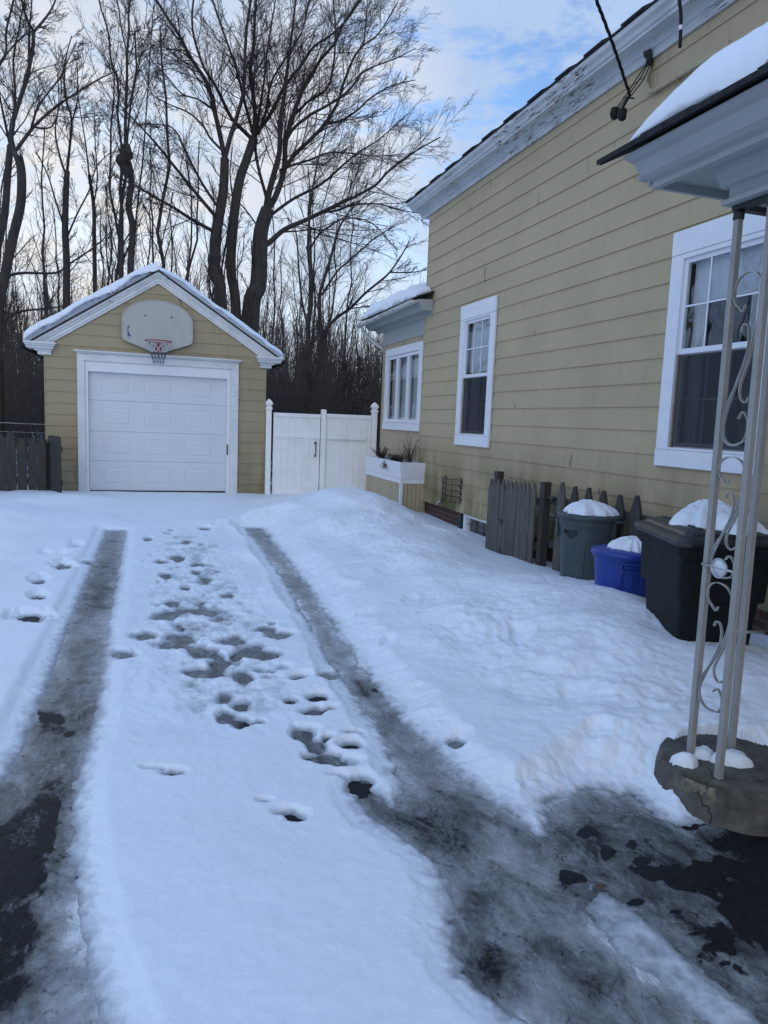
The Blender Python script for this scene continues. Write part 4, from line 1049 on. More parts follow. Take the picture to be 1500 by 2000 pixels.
# ================================================================ WOODEN PICKET FENCES
def picket(mb, c, ax, w, h0, h1, t=.02, lean=0, point=.09, rr=random):
    """c: ground point, ax: unit horizontal dir along fence"""
    ax = np.array([*ax, 0.]); nn = np.array([-ax[1], ax[0], 0]); c = np.array([c[0], c[1], 0.])
    pr = [(-w/2, h0), (w/2, h0), (w/2, h1-point), (w*.12, h1), (-w*.12, h1), (-w/2, h1-point)]
    def f(a, z, t_): return tuple(c + ax*(a + lean*(z-h0)) + nn*t_ + np.array([0, 0, z]))
    mb.extr(pr, f, -t/2, t/2)
rf = empty('picket_gate', (4.02, 7.5, 0), 'tall grey weathered picket gate standing beside the basement window', 'gate')
Lf = [(4.10, 8.12), (4.09, 6.95)]
d = np.array(Lf[1]) - np.array(Lf[0]); L = np.linalg.norm(d); ax = d/L; nP = 11
for k in range(nP):
    p = np.array(Lf[0]) + ax*(L*(k+.5)/nP); b = MB(); hh = .965 + random.uniform(-.02, .02) + .02*(k/nP)
    picket(b, p + np.array([-.03, 0]), ax, L/nP-.006, -.12, hh, .022, random.uniform(-.015, .015), .12)
    b.build('picket', M['oldwood'], rf)
b = MB()
for z in (.25, .75): b.box((4.10, 6.97, z), (4.14, 8.1, z+.08))
b.build('rail', M['oldwood'], rf)
for yv, zt in ((8.02, 1.05), (6.90, 1.02)):
    b = MB(); b.box((4.10, yv-.045, -.1), (4.19, yv+.045, zt)); b.build('post', M['darkwood'], rf, bevel=.004)
rf2 = empty('picket_fence', (4.2, 6.2, 0), 'short run of spaced dark pickets behind the grey and black bins', 'fence')
k = 0
for yv in (6.62, 6.36, 6.10, 5.86, 5.60, 5.36):
    b = MB(); picket(b, (4.17, yv), (0, -1), .135, -.1, 1.03+random.uniform(-.015, .015), .025, random.uniform(-.02, .02), .15); b.build('picket', M['darkwood'] if k else M['oldwood'], rf2); k += 1
b = MB()
for z in (.30, .78): b.box((4.19, 5.2, z), (4.23, 6.85, z+.085))
b.build('rail', M['darkwood'], rf2)
b = MB(); b.tube([(4.14, 6.86, .85), (4.13, 6.78, .86), (4.13, 6.70, .85)], .02, 8); b.build('latch', M['black_metal'], rf2)

lf = empty('picket_fence', (-3.4, 13.2, .1), 'dark damp picket fence left of the garage', 'fence')
x = -1.64; k = 0
while x > -7.5:
    w = random.uniform(.125, .15); b = MB(); picket(b, (x-w/2, 13.2), (1, 0), w, .0, 1.12+random.uniform(-.03, .03) + (.06 if x < -1.95 else 0), .022, random.uniform(-.012, .012), .10)
    b.build('picket', M['darkwood'], lf); x -= w + random.uniform(.006, .014); k += 1
b = MB()
for z in (.35, 1.0): b.box((-7.5, 13.215, z), (-1.62, 13.26, z+.09))
b.build('rail', M['darkwood'], lf)
for xx in (-1.66, -3.9, -6.1):
    b = MB(); b.box((xx-.045, 13.265, 0), (xx+.045, 13.35, 1.05)); b.build('post', M['darkwood'], lf)
pg = empty('fence_gate', (-1.45, 12.9, .1), 'narrow dark picket gate leaf standing open by the garage corner', 'gate')
g0p, g1p = np.array([-1.60, 13.30]), np.array([-1.36, 12.75]); dv_ = g1p-g0p; Lg = np.linalg.norm(dv_); axg = dv_/Lg
for k in range(5):
    p = g0p + axg*(Lg*(k+.5)/5); b = MB(); picket(b, p, axg, Lg/5-.006, .05, 1.16 - .0*k, .022, 0, .04); b.build('picket', M['darkwood'], pg)
b = MB()
for z in (.4, .95):
    n_ = np.array([-axg[1], axg[0]])*.02
    q0, q1 = g0p+n_, g1p+n_; b.ribbon([(q0[0], q0[1], z), (q1[0], q1[1], z)], (0, 0, 1), .08, .02)
b.build('rail', M['darkwood'], pg)
b = MB(); b.tube([(-7, 13.8, 1.36), (-3.5, 13.8, 1.34), (-1.74, 13.98, 1.32)], .008, 6); b.tube([(-7, 13.8, 1.20), (-3.5, 13.8, 1.19), (-1.74, 13.98, 1.17)], .004, 6)
o = b.build('wire', M['chrome'], base=(-4, 13.8, 1.3)); tag(o, 'pale wires strung above the dark picket fence to the garage wall', 'wire')

# ================================================================ BINS
def snow_cap(c, rx, ry, h, seed, peak=(0, 0), rot=0, label='', pw=.7, nr=26, na=80, name='snow_heap'):
    vs = []; fs = []
    ct, st = cos(rot), sin(rot)
    for i in range(nr+1):
        r = i/nr
        for j in range(na):
            a = 2*pi*j/na
            wob = 1 + .30*float(vn(np.array([cos(a)*1.5+seed]), np.array([sin(a)*1.5]), 3)[0]*2) + .16*float(vn(np.array([cos(a)*5+seed]), np.array([sin(a)*6]), 4)[0]*2)
            x = r*cos(a)*rx*wob; y = r*sin(a)*ry*wob
            px, py = peak[0]*(1-r)**1.0, peak[1]*(1-r)**1.0
            z = h*(1-r**1.8)**pw + .13*h*float(fbm(np.array([x*14+seed]), np.array([y*14]), 5, 3)[0])*(1-r*.6)*2*(r < .995)
            X_, Y_ = x+px, y+py
            vs.append((c[0]+ct*X_-st*Y_, c[1]+st*X_+ct*Y_, c[2]+max(z, .0) + (.0 if i < nr else -.004)))
    for i in range(nr):
        for j in range(na): fs.append((i*na+j, i*na+(j+1) % na, (i+1)*na+(j+1) % na, (i+1)*na+j)[::-1])
    b = MB(); b.add(vs, fs, True); o = b.build(name, M['snow'], base=c); tag(o, label, 'snow'); return o

# grey round bin
gc_ = (3.98, 5.80, .03)
gb = empty('trash_can', gc_, 'round grey lidded trash can with dark lettering, between picket fence and blue bin', 'bin')
b = MB(); n = 96; prof = [(.225, .0), (.235, .02), (.250, .30), (.268, .62), (.272, .66), (.285, .70), (.287, .76)]
vs = []
for r, z in prof:
    for j in range(n):
        a = 2*pi*j/n; q = 0
        ph = (a * 8/(2*pi)) % 1
        if .05 < z < .50 and .12 < ph < .88: q = -.010
        vs.append((gc_[0]+(r+q)*cos(a), gc_[1]+(r+q)*sin(a), gc_[2]+z))
b.add(vs, [(i*n+j, i*n+(j+1) % n, (i+1)*n+(j+1) % n, (i+1)*n+j) for i in range(len(prof)-1) for j in range(n)])
b.build('body', M['grey_plastic'], gb)
b = MB(); b.lathe([(0, .815), (.12, .812), (.22, .80), (.27, .79), (.302, .788), (.308, .775), (.306, .745), (.292, .742), (.290, .755)], gc_, 48); ld = b.build('lid', M['grey_plastic'], gb)
for an in (-.9, 2.24):
    b = MB(); A = np.linspace(an-.42, an+.42, 12)
    b.tube([(gc_[0]+(.30+.075*sin(pi*k/11))*cos(a), gc_[1]+(.30+.075*sin(pi*k/11))*sin(a), gc_[2]+.745) for k, a in enumerate(A)], .014, 8, flat=.7)
    for s in (-.40, .40):
        a = an+s; r = .287
        b.box((gc_[0]+r*cos(a)-.015, gc_[1]+r*sin(a)-.015, gc_[2]+.56), (gc_[0]+r*cos(a)+.015, gc_[1]+r*sin(a)+.015, gc_[2]+.745))
    b.build('handle', M['grey_plastic'], gb)
def text_mesh(s, size):
    cu = bpy.data.curves.new('t', 'FONT'); cu.body = s; cu.size = size; cu.align_x = 'CENTER'; cu.extrude = 0.0; cu.offset = size*.03
    o = bpy.data.objects.new('t', cu); COL.objects.link(o); bpy.context.view_layer.update()
    me = bpy.data.meshes.new_from_object(o.evaluated_get(bpy.context.evaluated_depsgraph_get()))
    vs = [tuple(v.co) for v in me.vertices]; fs = [tuple(p.vertices) for p in me.polygons]
    bpy.data.objects.remove(o); bpy.data.curves.remove(cu); bpy.data.meshes.remove(me); return vs, fs
tv, tf = text_mesh('BRUTE', .056)
b = MB(); ang0 = -2.84; rw = .2725
b.add([(gc_[0]+rw*cos(ang0+x/rw), gc_[1]+rw*sin(ang0+x/rw), gc_[2]+.606+y) for x, y, z in tv], tf)
for k in range(3):
    zz = .592-.012*k; A = np.linspace(-.05+.012*k, .05-.012*k, 5)/rw + ang0 + .05
    vs = [(gc_[0]+.2695*cos(a), gc_[1]+.2695*sin(a), gc_[2]+z) for z in (zz, zz+.006) for a in A]; b.add(vs, [(i, i+1, 6+i, 5+i) for i in range(4)])
b.build('lettering', M['cable'], gb)
snow_cap((gc_[0]-.01, gc_[1]-.02, gc_[2]+.80), .225, .225, .12, 3, (-.02, .03), 0, 'snow heaped on the lid of the round grey trash can')

# blue round bin
bc = (3.735, 4.90, .02)
bb_ = empty('recycling_bin', bc, 'small round blue lidded bin squeezed between the grey and black bins', 'bin')
b = MB(); prof = [(.20, 0), (.215, .02), (.238, .35), (.248, .52), (.262, .56), (.263, .60)]; vs = []; n = 80
for r, z in prof:
    for j in range(n):
        ph = (6*j/n) % 1; q = -.008 if (.05 < z < .5 and .15 < ph < .85) else 0
        a = 2*pi*j/n; vs.append((bc[0]+(r+q)*cos(a), bc[1]+(r+q)*sin(a), bc[2]+z))
b.add(vs, [(i*n+j, i*n+(j+1) % n, (i+1)*n+(j+1) % n, (i+1)*n+j) for i in range(len(prof)-1) for j in range(n)]); b.build('body', M['blue_plastic'], bb_)
b = MB(); b.lathe([(0, .645), (.12, .642), (.23, .626), (.272, .616), (.280, .602), (.278, .575), (.265, .572)], bc, 48); b.build('lid', M['blue_plastic'], bb_)
for an in (-2.0, 1.1):
    b = MB()
    A = np.linspace(an-.3, an+.3, 8)
    for z in (.50, .565):
        b.tube([(bc[0]+(.269)*cos(a), bc[1]+(.269)*sin(a), bc[2]+z-.02) for a in A], .009, 6)
    for s in (-.3, .3): b.tube([(bc[0]+.255*cos(an+s), bc[1]+.255*sin(an+s), bc[2]+.34), (bc[0]+.268*cos(an+s), bc[1]+.268*sin(an+s), bc[2]+.55)], .008, 6)
    b.build('handle', M['blue_plastic'], bb_)
snow_cap((bc[0]+.03, bc[1]-.03, bc[2]+.628), .19, .19, .105, 9, (.02, 0), 0, 'small snow heap on the blue bin lid')

# black wheeled bin
P0 = np.array([2.99, 3.42]); Q = np.array([3.27, 4.25]) - P0; Wd = np.linalg.norm(Q)   # long side
ey = Q/Wd; ex_ = np.array([ey[1], -ey[0]])
def bl(u, v, z): p = P0 + ex_*u + ey*v; return (p[0], p[1], z)
WX, WY = .62, .84
kb = empty('wheelie_bin', (*(P0+ex_*.31+ey*.42), 0), 'large black wheeled bin with snow heaped on its lid, nearest the porch post', 'bin')
b = MB()
def ring(ins, z, r=.06, n=5):
    pts = []
    for (cx_, cy_, a0) in ((ins+r, ins+r, pi), (WX-ins-r, ins+r, 1.5*pi), (WX-ins-r, WY-ins-r, 0), (ins+r, WY-ins-r, .5*pi)):
        for k in range(n): a = a0 + (pi/2)*k/(n-1); pts.append(bl(cx_+r*cos(a), cy_+r*sin(a), z))
    return pts
def stack(rings, mb, cap0=True, cap1=True, sm=False):
    n = len(rings[0]); vs = [p for r in rings for p in r]
    mb.add(vs, [(i*n+j, i*n+(j+1) % n, (i+1)*n+(j+1) % n, (i+1)*n+j) for i in range(len(rings)-1) for j in range(n)], sm)
    if cap0: mb.add(rings[0], [tuple(range(n))[::-1]])
    if cap1: mb.add(rings[-1], [tuple(range(n))])
stack([ring(.115, .04), ring(.10, .2), ring(.075, .55), ring(.068, .60), ring(.045, .605), ring(.035, .84), ring(.012, .87), ring(.012, .935)], b)
b.build('body', M['black_plastic'], kb)
b = MB()
stack([ring(.0, .93), ring(-.012, .94), ring(-.012, .965), ring(.01, .985), ring(.045, .995), ring(.055, 1.015), ring(.10, 1.03)], b); b.build('lid', M['black_lid'], kb, bevel=.004)
for u in (.16, .46):
    b = MB(); b.ribbon([bl(u, .12, 1.032), bl(u, .72, 1.032)], (*ex_, 0), .03, .012); b.build('lid_rib', M['black_lid'], kb)
b = MB(); b.tube([bl(.08, -.0, .93), bl(.08, -.055, .955), bl(.30, -.07, .958), bl(.54, -.055, .955), bl(.54, 0, .93)], .015, 8); b.build('front_handle', M['black_plastic'], kb); b = MB(); b.tube([bl(WX+.0, .05, .93), bl(WX+.06, .05, .95), bl(WX+.06, WY-.05, .95), bl(WX, WY-.05, .93)], .015, 8); b.build('handle', M['black_plastic'], kb)
for u in (.04, WX-.04):
    b = MB(); c_ = np.array(bl(u, .08, .11)); e3 = np.array([*ex_, 0]); b.tube([c_-e3*.03, c_+e3*.03], .11, 24); b.build('wheel', M['rubber'], kb)
b = MB(); b.tube([bl(.30, -.045, .45), bl(.52, -.045, .455)], .009, 8); b.build('lift_bar', M['chrome'], kb)
cc_ = bl(.36, .42, 1.022)
snow_cap(cc_, .26, .37, .155, 14, (.0, .12), math.atan2(ex_[1], ex_[0]), 'peaked snow heap on the lid of the large black wheeled bin', .85)

# ================================================================ PORCH
porch = empty('porch', (3.3, 1.0, .17), 'grey painted side porch roof with thin iron column at the right edge', 'porch')
YP = 2.85; YP0 = -1.5; XE = 1.87
prof = [(2.085, 2.675), (2.085, 2.640), (2.055, 2.640), (2.050, 2.662), (2.015, 2.666), (1.985, 2.676), (1.965, 2.696), (1.945, 2.718), (1.915, 2.724), (1.890, 2.732), (1.890, 2.742), (2.20, 2.89)]
b = MB(); b.extr(prof, lambda a, c, t: (a, t, c), YP0, YP-.14); b.build('cornice', M['soffit'], porch)
b = MB(); b.extr([(2.5-p[0]+YP-2.50-.0, p[1]) for p in prof[:-1]] + [(2.5-2.15+YP-2.50, 2.93)], lambda a, c, t: (t, a, c), 2.06, XW-.02) if False else None
b = MB(); b.box((2.056, YP-.14, 2.641), (XW-.02, YP-.12, 2.74)); b.box((2.06, YP-.119, 2.70), (XW-.02, YP-.02, 2.739)); b.box((2.05, YP-.119, 2.655), (XW-.02, YP-.10, 2.699)); b.build('end_fascia', M['soffit'], porch)
b = MB(); b.box((2.086, YP0, 2.676), (XW-.02, YP-.141, 2.70)); b.build('soffit', M['soffit'], porch)
b = MB()   # beam: frieze with bed moulding
for (x0_, y1_, z0_, z1_) in ((2.255, 2.49, 2.555, 2.63), (2.235, 2.51, 2.535, 2.554)):
    b.box((x0_, YP0, z0_), (x0_+.20, y1_, z1_)); b.box((x0_+.201, y1_-.20, z0_), (XW-.02, y1_, z1_))
b.extr([(2.254, 2.605), (2.235, 2.612), (2.225, 2.635), (2.205, 2.655), (2.195, 2.6755), (2.254, 2.6755)], lambda a, c, t: (a, t, c), YP0, 2.525)
b.box((2.25, YP0, 2.631), (2.45, 2.49, 2.6755))
b.build('beam', M['soffit'], porch)
sp_ = math.tan(R(27))
b = MB()
b.add([(XE, YP0, 2.745), (XE, YP, 2.745), (XW-.02, YP, 2.745+(XW-.02-XE)*sp_), (XW-.02, YP0, 2.745+(XW-.02-XE)*sp_), (XE, YP0, 2.758), (XE, YP, 2.758), (XW-.02, YP, 2.758+(XW-.02-XE)*sp_), (XW-.02, YP0, 2.758+(XW-.02-XE)*sp_)],
      [(0,1,2,3),(7,6,5,4),(0,4,5,1),(1,5,6,2),(2,6,7,3),(3,7,4,0)])
y = YP0; k = 0
while y < YP:
    y2 = min(y+random.uniform(.25, .34), YP); h_ = .006 + .006*(k % 2)
    b.add([(XE-.015, y, 2.744), (XE-.015, y2, 2.744), (XE+.2, y2, 2.7585+.19*sp_), (XE+.2, y, 2.7585+.19*sp_), (XE-.018, y, 2.759+h_), (XE-.018, y2, 2.759+h_), (XE+.2, y2, 2.759+h_+.2*sp_), (XE+.2, y, 2.759+h_+.2*sp_)], [(0,1,2,3),(7,6,5,4),(0,4,5,1),(1,5,6,2),(2,6,7,3),(3,7,4,0)])
    y = y2; k += 1
b.build('roof', M['shingle'], porch)
b = MB(); b.add([(2.2, YP-.13, 2.735), (XW-.02, YP-.13, 2.735), (XW-.02, YP-.13, 2.735+(XW-2.1)*sp_)], [(0,1,2)]); b.build('roof_end', M['soffit'], porch)
U = np.concatenate([np.linspace(1.99, 2.5, 26), np.linspace(2.55, XW-.03, 30)])
o = snow_sheet('roof_snow', U, np.concatenate([np.linspace(YP0, 1, 14), np.linspace(1.05, YP-.03, 60)]), lambda u, v: 2.790 + (u-XE)*sp_,
   lambda u, v: (.19 + .05*np.clip((u-2)/1.2, 0, 1) + .03*fbm(u*3, v*3, 15, 4) + .012*fbm(u*12, v*12, 16, 3)) * edgeprof(u-1.985+.02*fbm(v*6, v*0, 3, 2), .33)*edgeprof(YP-.01-v, .38) + .002,
   lambda u, v, z: (u, v, z), '', base=(3, 1, 3.2)); tag(o, 'deep smooth snow on the porch roof at the right edge', 'snow')
# column: three square tubes in an L with scrolls
A = at(1348, 1476, 2, .172); Bp = at(1403, 1520, 2, .172); Cp = at(1427, 1468, 2, .172)
At = np.array([A[0]-.012, A[1]+.01, 2.50]); Bt = np.array([Bp[0]-.012, Bp[1]+.012, 2.50]); Ct = np.array([Cp[0]-.012, Cp[1]+.01, 2.50])
b = MB()
def sq(mb, p0, p1, h=.0135):
    vs = [(p[0]+sx*h, p[1]+sy*h, p[2]) for p in (p0, p1) for sx, sy in ((-1,-1),(1,-1),(1,1),(-1,1))]
    mb.add(vs, [(3,2,1,0),(4,5,6,7),(0,1,5,4),(1,2,6,5),(2,3,7,6),(3,0,4,7)])
b.box((At[0]-.02, Bt[1]-.03, 2.515), (At[0]+.02, At[1]+.02, 2.533)); b.box((At[0]+.021, At[1]-.02, 2.515), (Ct[0]+.03, At[1]+.02, 2.533))
col_ = b.build('column', M['black_metal'], porch)
for p0, p1 in ((A, At), (Bp, Bt), (Cp, Ct)):
    b = MB(); sq(b, p0, (p1[0], p1[1], 2.50)); b.build('tube', M['post'], col_, bevel=.002)
    b = MB(); b.tube([(p1[0], p1[1], 2.478), (p1[0], p1[1], 2.514)], .022, 10); b.build('collar', M['black_metal'], col_)
def scrollset(z0_, z1_, flip):
    """S scroll between tubes A and B (plane of constant X, along Y)"""
    pa = lambda z: A + (At-A)*((z-.172)/2.328); pbb = lambda z: Bp + (Bt-Bp)*((z-.172)/2.328)
    def W(u, z): a_, c_ = pa(z), pbb(z); q = a_+(c_-a_)*(u if not flip else 1-u); return (q[0], q[1], z)
    H = z1_-z0_
    cv = []
    def spiral(uc, zc, r, a0, a1, shrink, n=22, ru=None):
        ru = ru or r*5.0
        return [W(uc + ru*(1-shrink*i/n)*cos(a0+(a1-a0)*i/n), zc + r*(1-shrink*i/n)*sin(a0+(a1-a0)*i/n)) for i in range(n+1)]
    # big S: bottom loop, diagonal, top loop
    lo = spiral(.52, z0_+.13*H+.01, .085, 1.9, -3.6, .0, 26, .40)
    top_in = spiral(.50, z1_-.11*H, .075, pi*1.05, -pi*.95, .45, 26, .42)[::1]
    b = MB(); cvs = []
    # curve 1: from inner curl at top, over, down diagonal to bottom loop
    s1 = [( .30, z1_-.20*H), (.42, z1_-.225*H), (.48, z1_-.19*H)][::-1]
    top = [(.5+.42*cos(a), z1_-.11*H+.10*H*sin(a)) for a in np.linspace(pi*1.35, 0, 18)]
    dia = [(.92, z1_-.18*H), (.88, z1_-.30*H), (.70, z0_+.52*H), (.45, z0_+.38*H), (.22, z0_+.27*H), (.09, z0_+.18*H)]
    bot = [(.48+.41*cos(a), z0_+.11*H+.095*H*sin(a)) for a in np.linspace(pi, 2.0*pi+.1, 16)]
    tail = [(.86, z0_+.17*H), (.70, z0_+.21*H), (.58, z0_+.17*H)]
    cvs.append(s1 + top + dia + bot + tail)
    # curve 2: parallel companion strap with small curls
    cvs.append([(.42, z0_+.66*H), (.47, z0_+.70*H), (.62, z0_+.69*H), (.68, z0_+.62*H), (.64, z0_+.52*H), (.46, z0_+.40*H), (.24, z0_+.25*H), (.12, z0_+.14*H), (.18, z0_+.06*H), (.45, z0_+.02*H), (.9, z0_+.05*H)])
    cvs.append([(.92, z1_-.22*H), (.86, z0_+.60*H), (.70, z0_+.47*H), (.55, z0_+.36*H), (.58, z0_+.29*H), (.74, z0_+.26*H), (.84, z0_+.29*H)])
    for cv in cvs:
        # smooth (Catmull)
        P_ = [np.array(W(u, z)) for u, z in cv]; out = []
        for i in range(len(P_)-1):
            p0_, p1_, p2_, p3_ = P_[max(i-1, 0)], P_[i], P_[i+1], P_[min(i+2, len(P_)-1)]
            for t in np.linspace(0, 1, 4, endpoint=False):
                out.append(.5*((2*p1_)+(-p0_+p2_)*t+(2*p0_-5*p1_+4*p2_-p3_)*t*t+(-p0_+3*p1_-3*p2_+p3_)*t**3))
        out.append(P_[-1]); b.ribbon(out, (1, 0, 0), .013, .0035)
    b.build('scroll', M['scroll'], col_)
scrollset(1.55, 2.26, False); scrollset(.93, 1.60, True) if False else scrollset(1.00, 1.52, False); scrollset(.42, .99, False)
m_ = (A+Bp)/2; zc = 1.06
# reflector disc
dc = at(1405, 1110, 0, (A[0]+Bp[0])/2-.012)
b = MB(); nD = 28
b.tube([dc+(-.004, 0, 0), dc+(.006, 0, 0)], .040, nD); dsk = b.build('reflector', M['white_lens'], col_)
b = MB(); b.tube([dc+np.array([-.003, .040*cos(a), .040*sin(a)]) for a in np.linspace(0, 2*pi, 30)], .004, 6, caps=False); b.tube([dc+(0, .10, .0), dc+(0, -.10, 0)], .006, 6); b.build('reflector_rim', M['chrome'], dsk)
# round concrete footing
b = MB(); n = 64; c = (PEDC[0], PEDC[1], 0)
vs = []
prof = [(.322, -.08), (.322, .015), (.318, .08), (.312, .13), (.306, .156), (.294, .170), (.15, .172), (0, .172)]
for i, (r, z) in enumerate(prof):
    for j in range(n):
        a = 2*pi*j/n
        q = .013*float(fbm(np.array([cos(a)*3.2]), np.array([sin(a)*3.2+z*5]), 4, 5)[0])*2
        rr2 = r + (q if r > .1 else 0)
        da = (a-3.5+pi) % (2*pi)-pi
        if abs(da) < .42 and .03 < z < .165 and r > .2: rr2 -= .022*min(1, (.42-abs(da))/.08)
        vs.append((c[0]+rr2*cos(a), c[1]+rr2*sin(a), z + (.004*float(fbm(np.array([cos(a)*4*r*3]), np.array([sin(a)*4*r*3]), 6, 3)[0]))))
b.add(vs, [(i*n+j, i*n+(j+1) % n, (i+1)*n+(j+1) % n, (i+1)*n+j) for i in range(len(prof)-1) for j in range(n)], True)
ped = b.build('concrete_footing', M['concrete'], porch)
b = MB(); vs = []
for z in (.062, .085, .11, .135, .150):
    for k in range(9):
        a = 3.5-.33+.62*k/8; rr2 = .301 + .006*random.random() - (.016 if k in (0, 8) else 0) - .010*abs(z-.11)/.04*random.random(); vs.append((c[0]+rr2*cos(a), c[1]+rr2*sin(a), z + random.uniform(-.006, .006)))
b.add(vs, [(i*9+j, i*9+j+1, (i+1)*9+j+1, (i+1)*9+j) for i in range(4) for j in range(8)]); b.build('broken_patch', M['chip'], ped)
p = at(1340, 1492, 2, .172); snow_cap((p[0], p[1], .168), .06, .045, .055, 21, (0, 0), -.5, 'tiny snow clump at the foot of the left column tube', .6, 8, 24, 'snow_clump')
p = at(1425, 1488, 2, .172); snow_cap((p[0], p[1], .168), .085, .06, .06, 25, (0, 0), -.2, 'snow clump between the right column tubes on the concrete footing', .6, 8, 28, 'snow_clump')
p = at(1375, 1478, 2, .172); snow_cap((p[0], p[1]+.01, .168), .055, .045, .05, 28, (0, 0), 0, 'snow clump between left and right column tubes on the concrete footing', .6, 8, 24, 'snow_clump')

# ================================================================ CABLES
def smooth(P_, k=5):
    P_ = [np.array(p, float) for p in P_]; out = []
    for i in range(len(P_)-1):
        a, b_, c, d_ = P_[max(i-1, 0)], P_[i], P_[i+1], P_[min(i+2, len(P_)-1)]
        for t in np.linspace(0, 1, k, endpoint=False): out.append(.5*((2*b_)+(-a+c)*t+(2*a-5*b_+4*c-d_)*t*t+(-a+3*b_-3*c+d_)*t**3))
    return out + [P_[-1]]
sc_ = empty('service_cable', at(1230, 185, 0, 4.15), 'black twisted power cable with bulky splices hanging in front of the house eave', 'cable')
b = MB(); main = [at(1150, -60, 0, 3.2), at(1165, 0, 0, 3.35), at(1180, 40, 0, 3.5), at(1200, 95, 0, 3.8), at(1215, 140, 0, 3.98), at(1230, 185, 0, 4.12)]
ms = smooth(main, 16)
for ph in (0, 2.1, 4.2):
    b.tube([p + .008*np.array([cos(ph+i*.35), sin(ph+i*.35), 0]) for i, p in enumerate(ms)], .0075, 6)
b.build('cable', M['cable'], sc_)
for q in (at(1201, 221, 0, 4.15), at(1216, 223, 0, 4.13)):
    b = MB(); b.tube([q+(0, .0, -.055), q+(0, 0, -.04), q+(0, .008, 0), q+(0, 0, .045), q+(0, 0, .055)], [.018, .036, .043, .038, .012], 9); b.build('splice', M['cable'], sc_)
b = MB()
wh = at(1273, 108, 0, XW-.10)
for dx_, e in ((0, 0), (6, 3), (-5, -2)):
    b.tube(smooth([at(1208+dx_, 212, 0, 4.13), at(1228+dx_, 185, 0, 4.13), at(1252+dx_, 150+e, 0, 4.2), at(1268+dx_*.4, 120, 0, 4.28), at(1272, 108, 0, 4.3), (XW-.10, 5.975, 5.02)]), .0055, 6)
b.tube(smooth([at(1230, 185, 0, 4.12), at(1222, 200, 0, 4.13), at(1214, 214, 0, 4.13)]), .012, 6)
b.tube([at(1218, 190, 0, 4.12), at(1238, 192, 0, 4.12)], .007, 6)
b.build('drip_loop', M['cable'], sc_)
dc_ = empty('hanging_cable', at(1328, 90, 0, 4.0), 'short straight black cable end hanging down at the top of the photo', 'cable')
b = MB(); b.tube(smooth([at(1322, -70, 0, 3.9), at(1327, 0, 0, 3.97), at(1330, 35, 0, 4.0), at(1328, 92, 0, 4.0)]), [.014]*16, 8); b.build('cable', M['cable'], dc_)
b = MB(); b.tube([at(1329.5, 50, 0, 4.0), at(1329, 59, 0, 4.0)], .0155, 8); b.build('sleeve', M['white'], dc_)
# leaf on the ice
p = at(1170, 1733, 2, .012); b = MB(); b.add([p+(-.03, .008, 0), p+(-.01, -.012, .006), p+(.015, -.012, .002), p+(.034, 0, .004), p+(.012, .010, .008), p+(-.012, .012, .002)], [(0,1,2,3,4,5)])
o = b.build('dead_leaf', M['leaf'], base=p); tag(o, 'curled brown leaf lying on the grey ice', 'leaf')

# ================================================================ TREES
def tubes_np(P, Rr, ns=3):
    """P: N x m x 3 polylines, Rr: N x m radii -> verts, quads"""
    N, m, _ = P.shape
    T = np.gradient(P, axis=1); T /= np.linalg.norm(T, axis=2, keepdims=True) + 1e-9
    ref = np.zeros_like(T); ref[..., 0] = .31; ref[..., 1] = .95; ref[..., 2] = .05
    U_ = np.cross(T, ref); U_ /= np.linalg.norm(U_, axis=2, keepdims=True) + 1e-9; W_ = np.cross(T, U_)
    a = np.arange(ns)*2*pi/ns
    V_ = P[:, :, None, :] + Rr[:, :, None, None]*(np.cos(a)[None, None, :, None]*U_[:, :, None, :] + np.sin(a)[None, None, :, None]*W_[:, :, None, :])
    V_ = V_.reshape(-1, 3)
    base = (np.arange(N)[:, None, None]*m + np.arange(m-1)[None, :, None])*ns; k = np.arange(ns)[None, None, :]; k2 = (k+1) % ns
    Fq = np.stack([base+k, base+k2, base+ns+k2, base+ns+k], -1).reshape(-1, 4)
    return V_, Fq
def children(P, Rr, n, l0, l1, ang, rr, up=.15, m=6, tmin=.15, rmin=.004, wob=.10, rscale=.55, rng_=rng, flat=1.0):
    """spawn n branches along every polyline"""
    N, mm, _ = P.shape
    t = tmin + (1-tmin)*(np.arange(n)[None, :] + rng_.random((N, n)))/n; t = np.clip(t, 0, .995)
    s = t*(mm-1); i = np.floor(s).astype(int); f = (s-i)[..., None]
    I = np.arange(N)[:, None]
    P0_ = P[I, i]*(1-f) + P[I, i+1]*f
    r0 = Rr[I, i]*(1-f[..., 0]) + Rr[I, i+1]*f[..., 0]
    D = P[I, i+1]-P[I, i]; D /= np.linalg.norm(D, axis=2, keepdims=True) + 1e-9
    rv = rng_.normal(size=D.shape); rv[..., 1] *= flat; rv -= D*(rv*D).sum(2, keepdims=True); rv /= np.linalg.norm(rv, axis=2, keepdims=True) + 1e-9
    an = ang*(.75+.5*rng_.random((N, n, 1)))
    d0 = D*np.cos(an) + rv*np.sin(an)
    Lp = np.linalg.norm(np.diff(P, axis=1), axis=2).sum(1)[:, None]
    Ln = Lp*(l0+(l1-l0)*rng_.random((N, n)))*(1.15-.75*t)
    d0 = d0.reshape(-1, 3); Ln = Ln.reshape(-1); P0_ = P0_.reshape(-1, 3); r0 = r0.reshape(-1)
    return grow(P0_, d0, Ln, np.maximum(r0*rscale, rmin), m, up, wob, rmin, rng_)
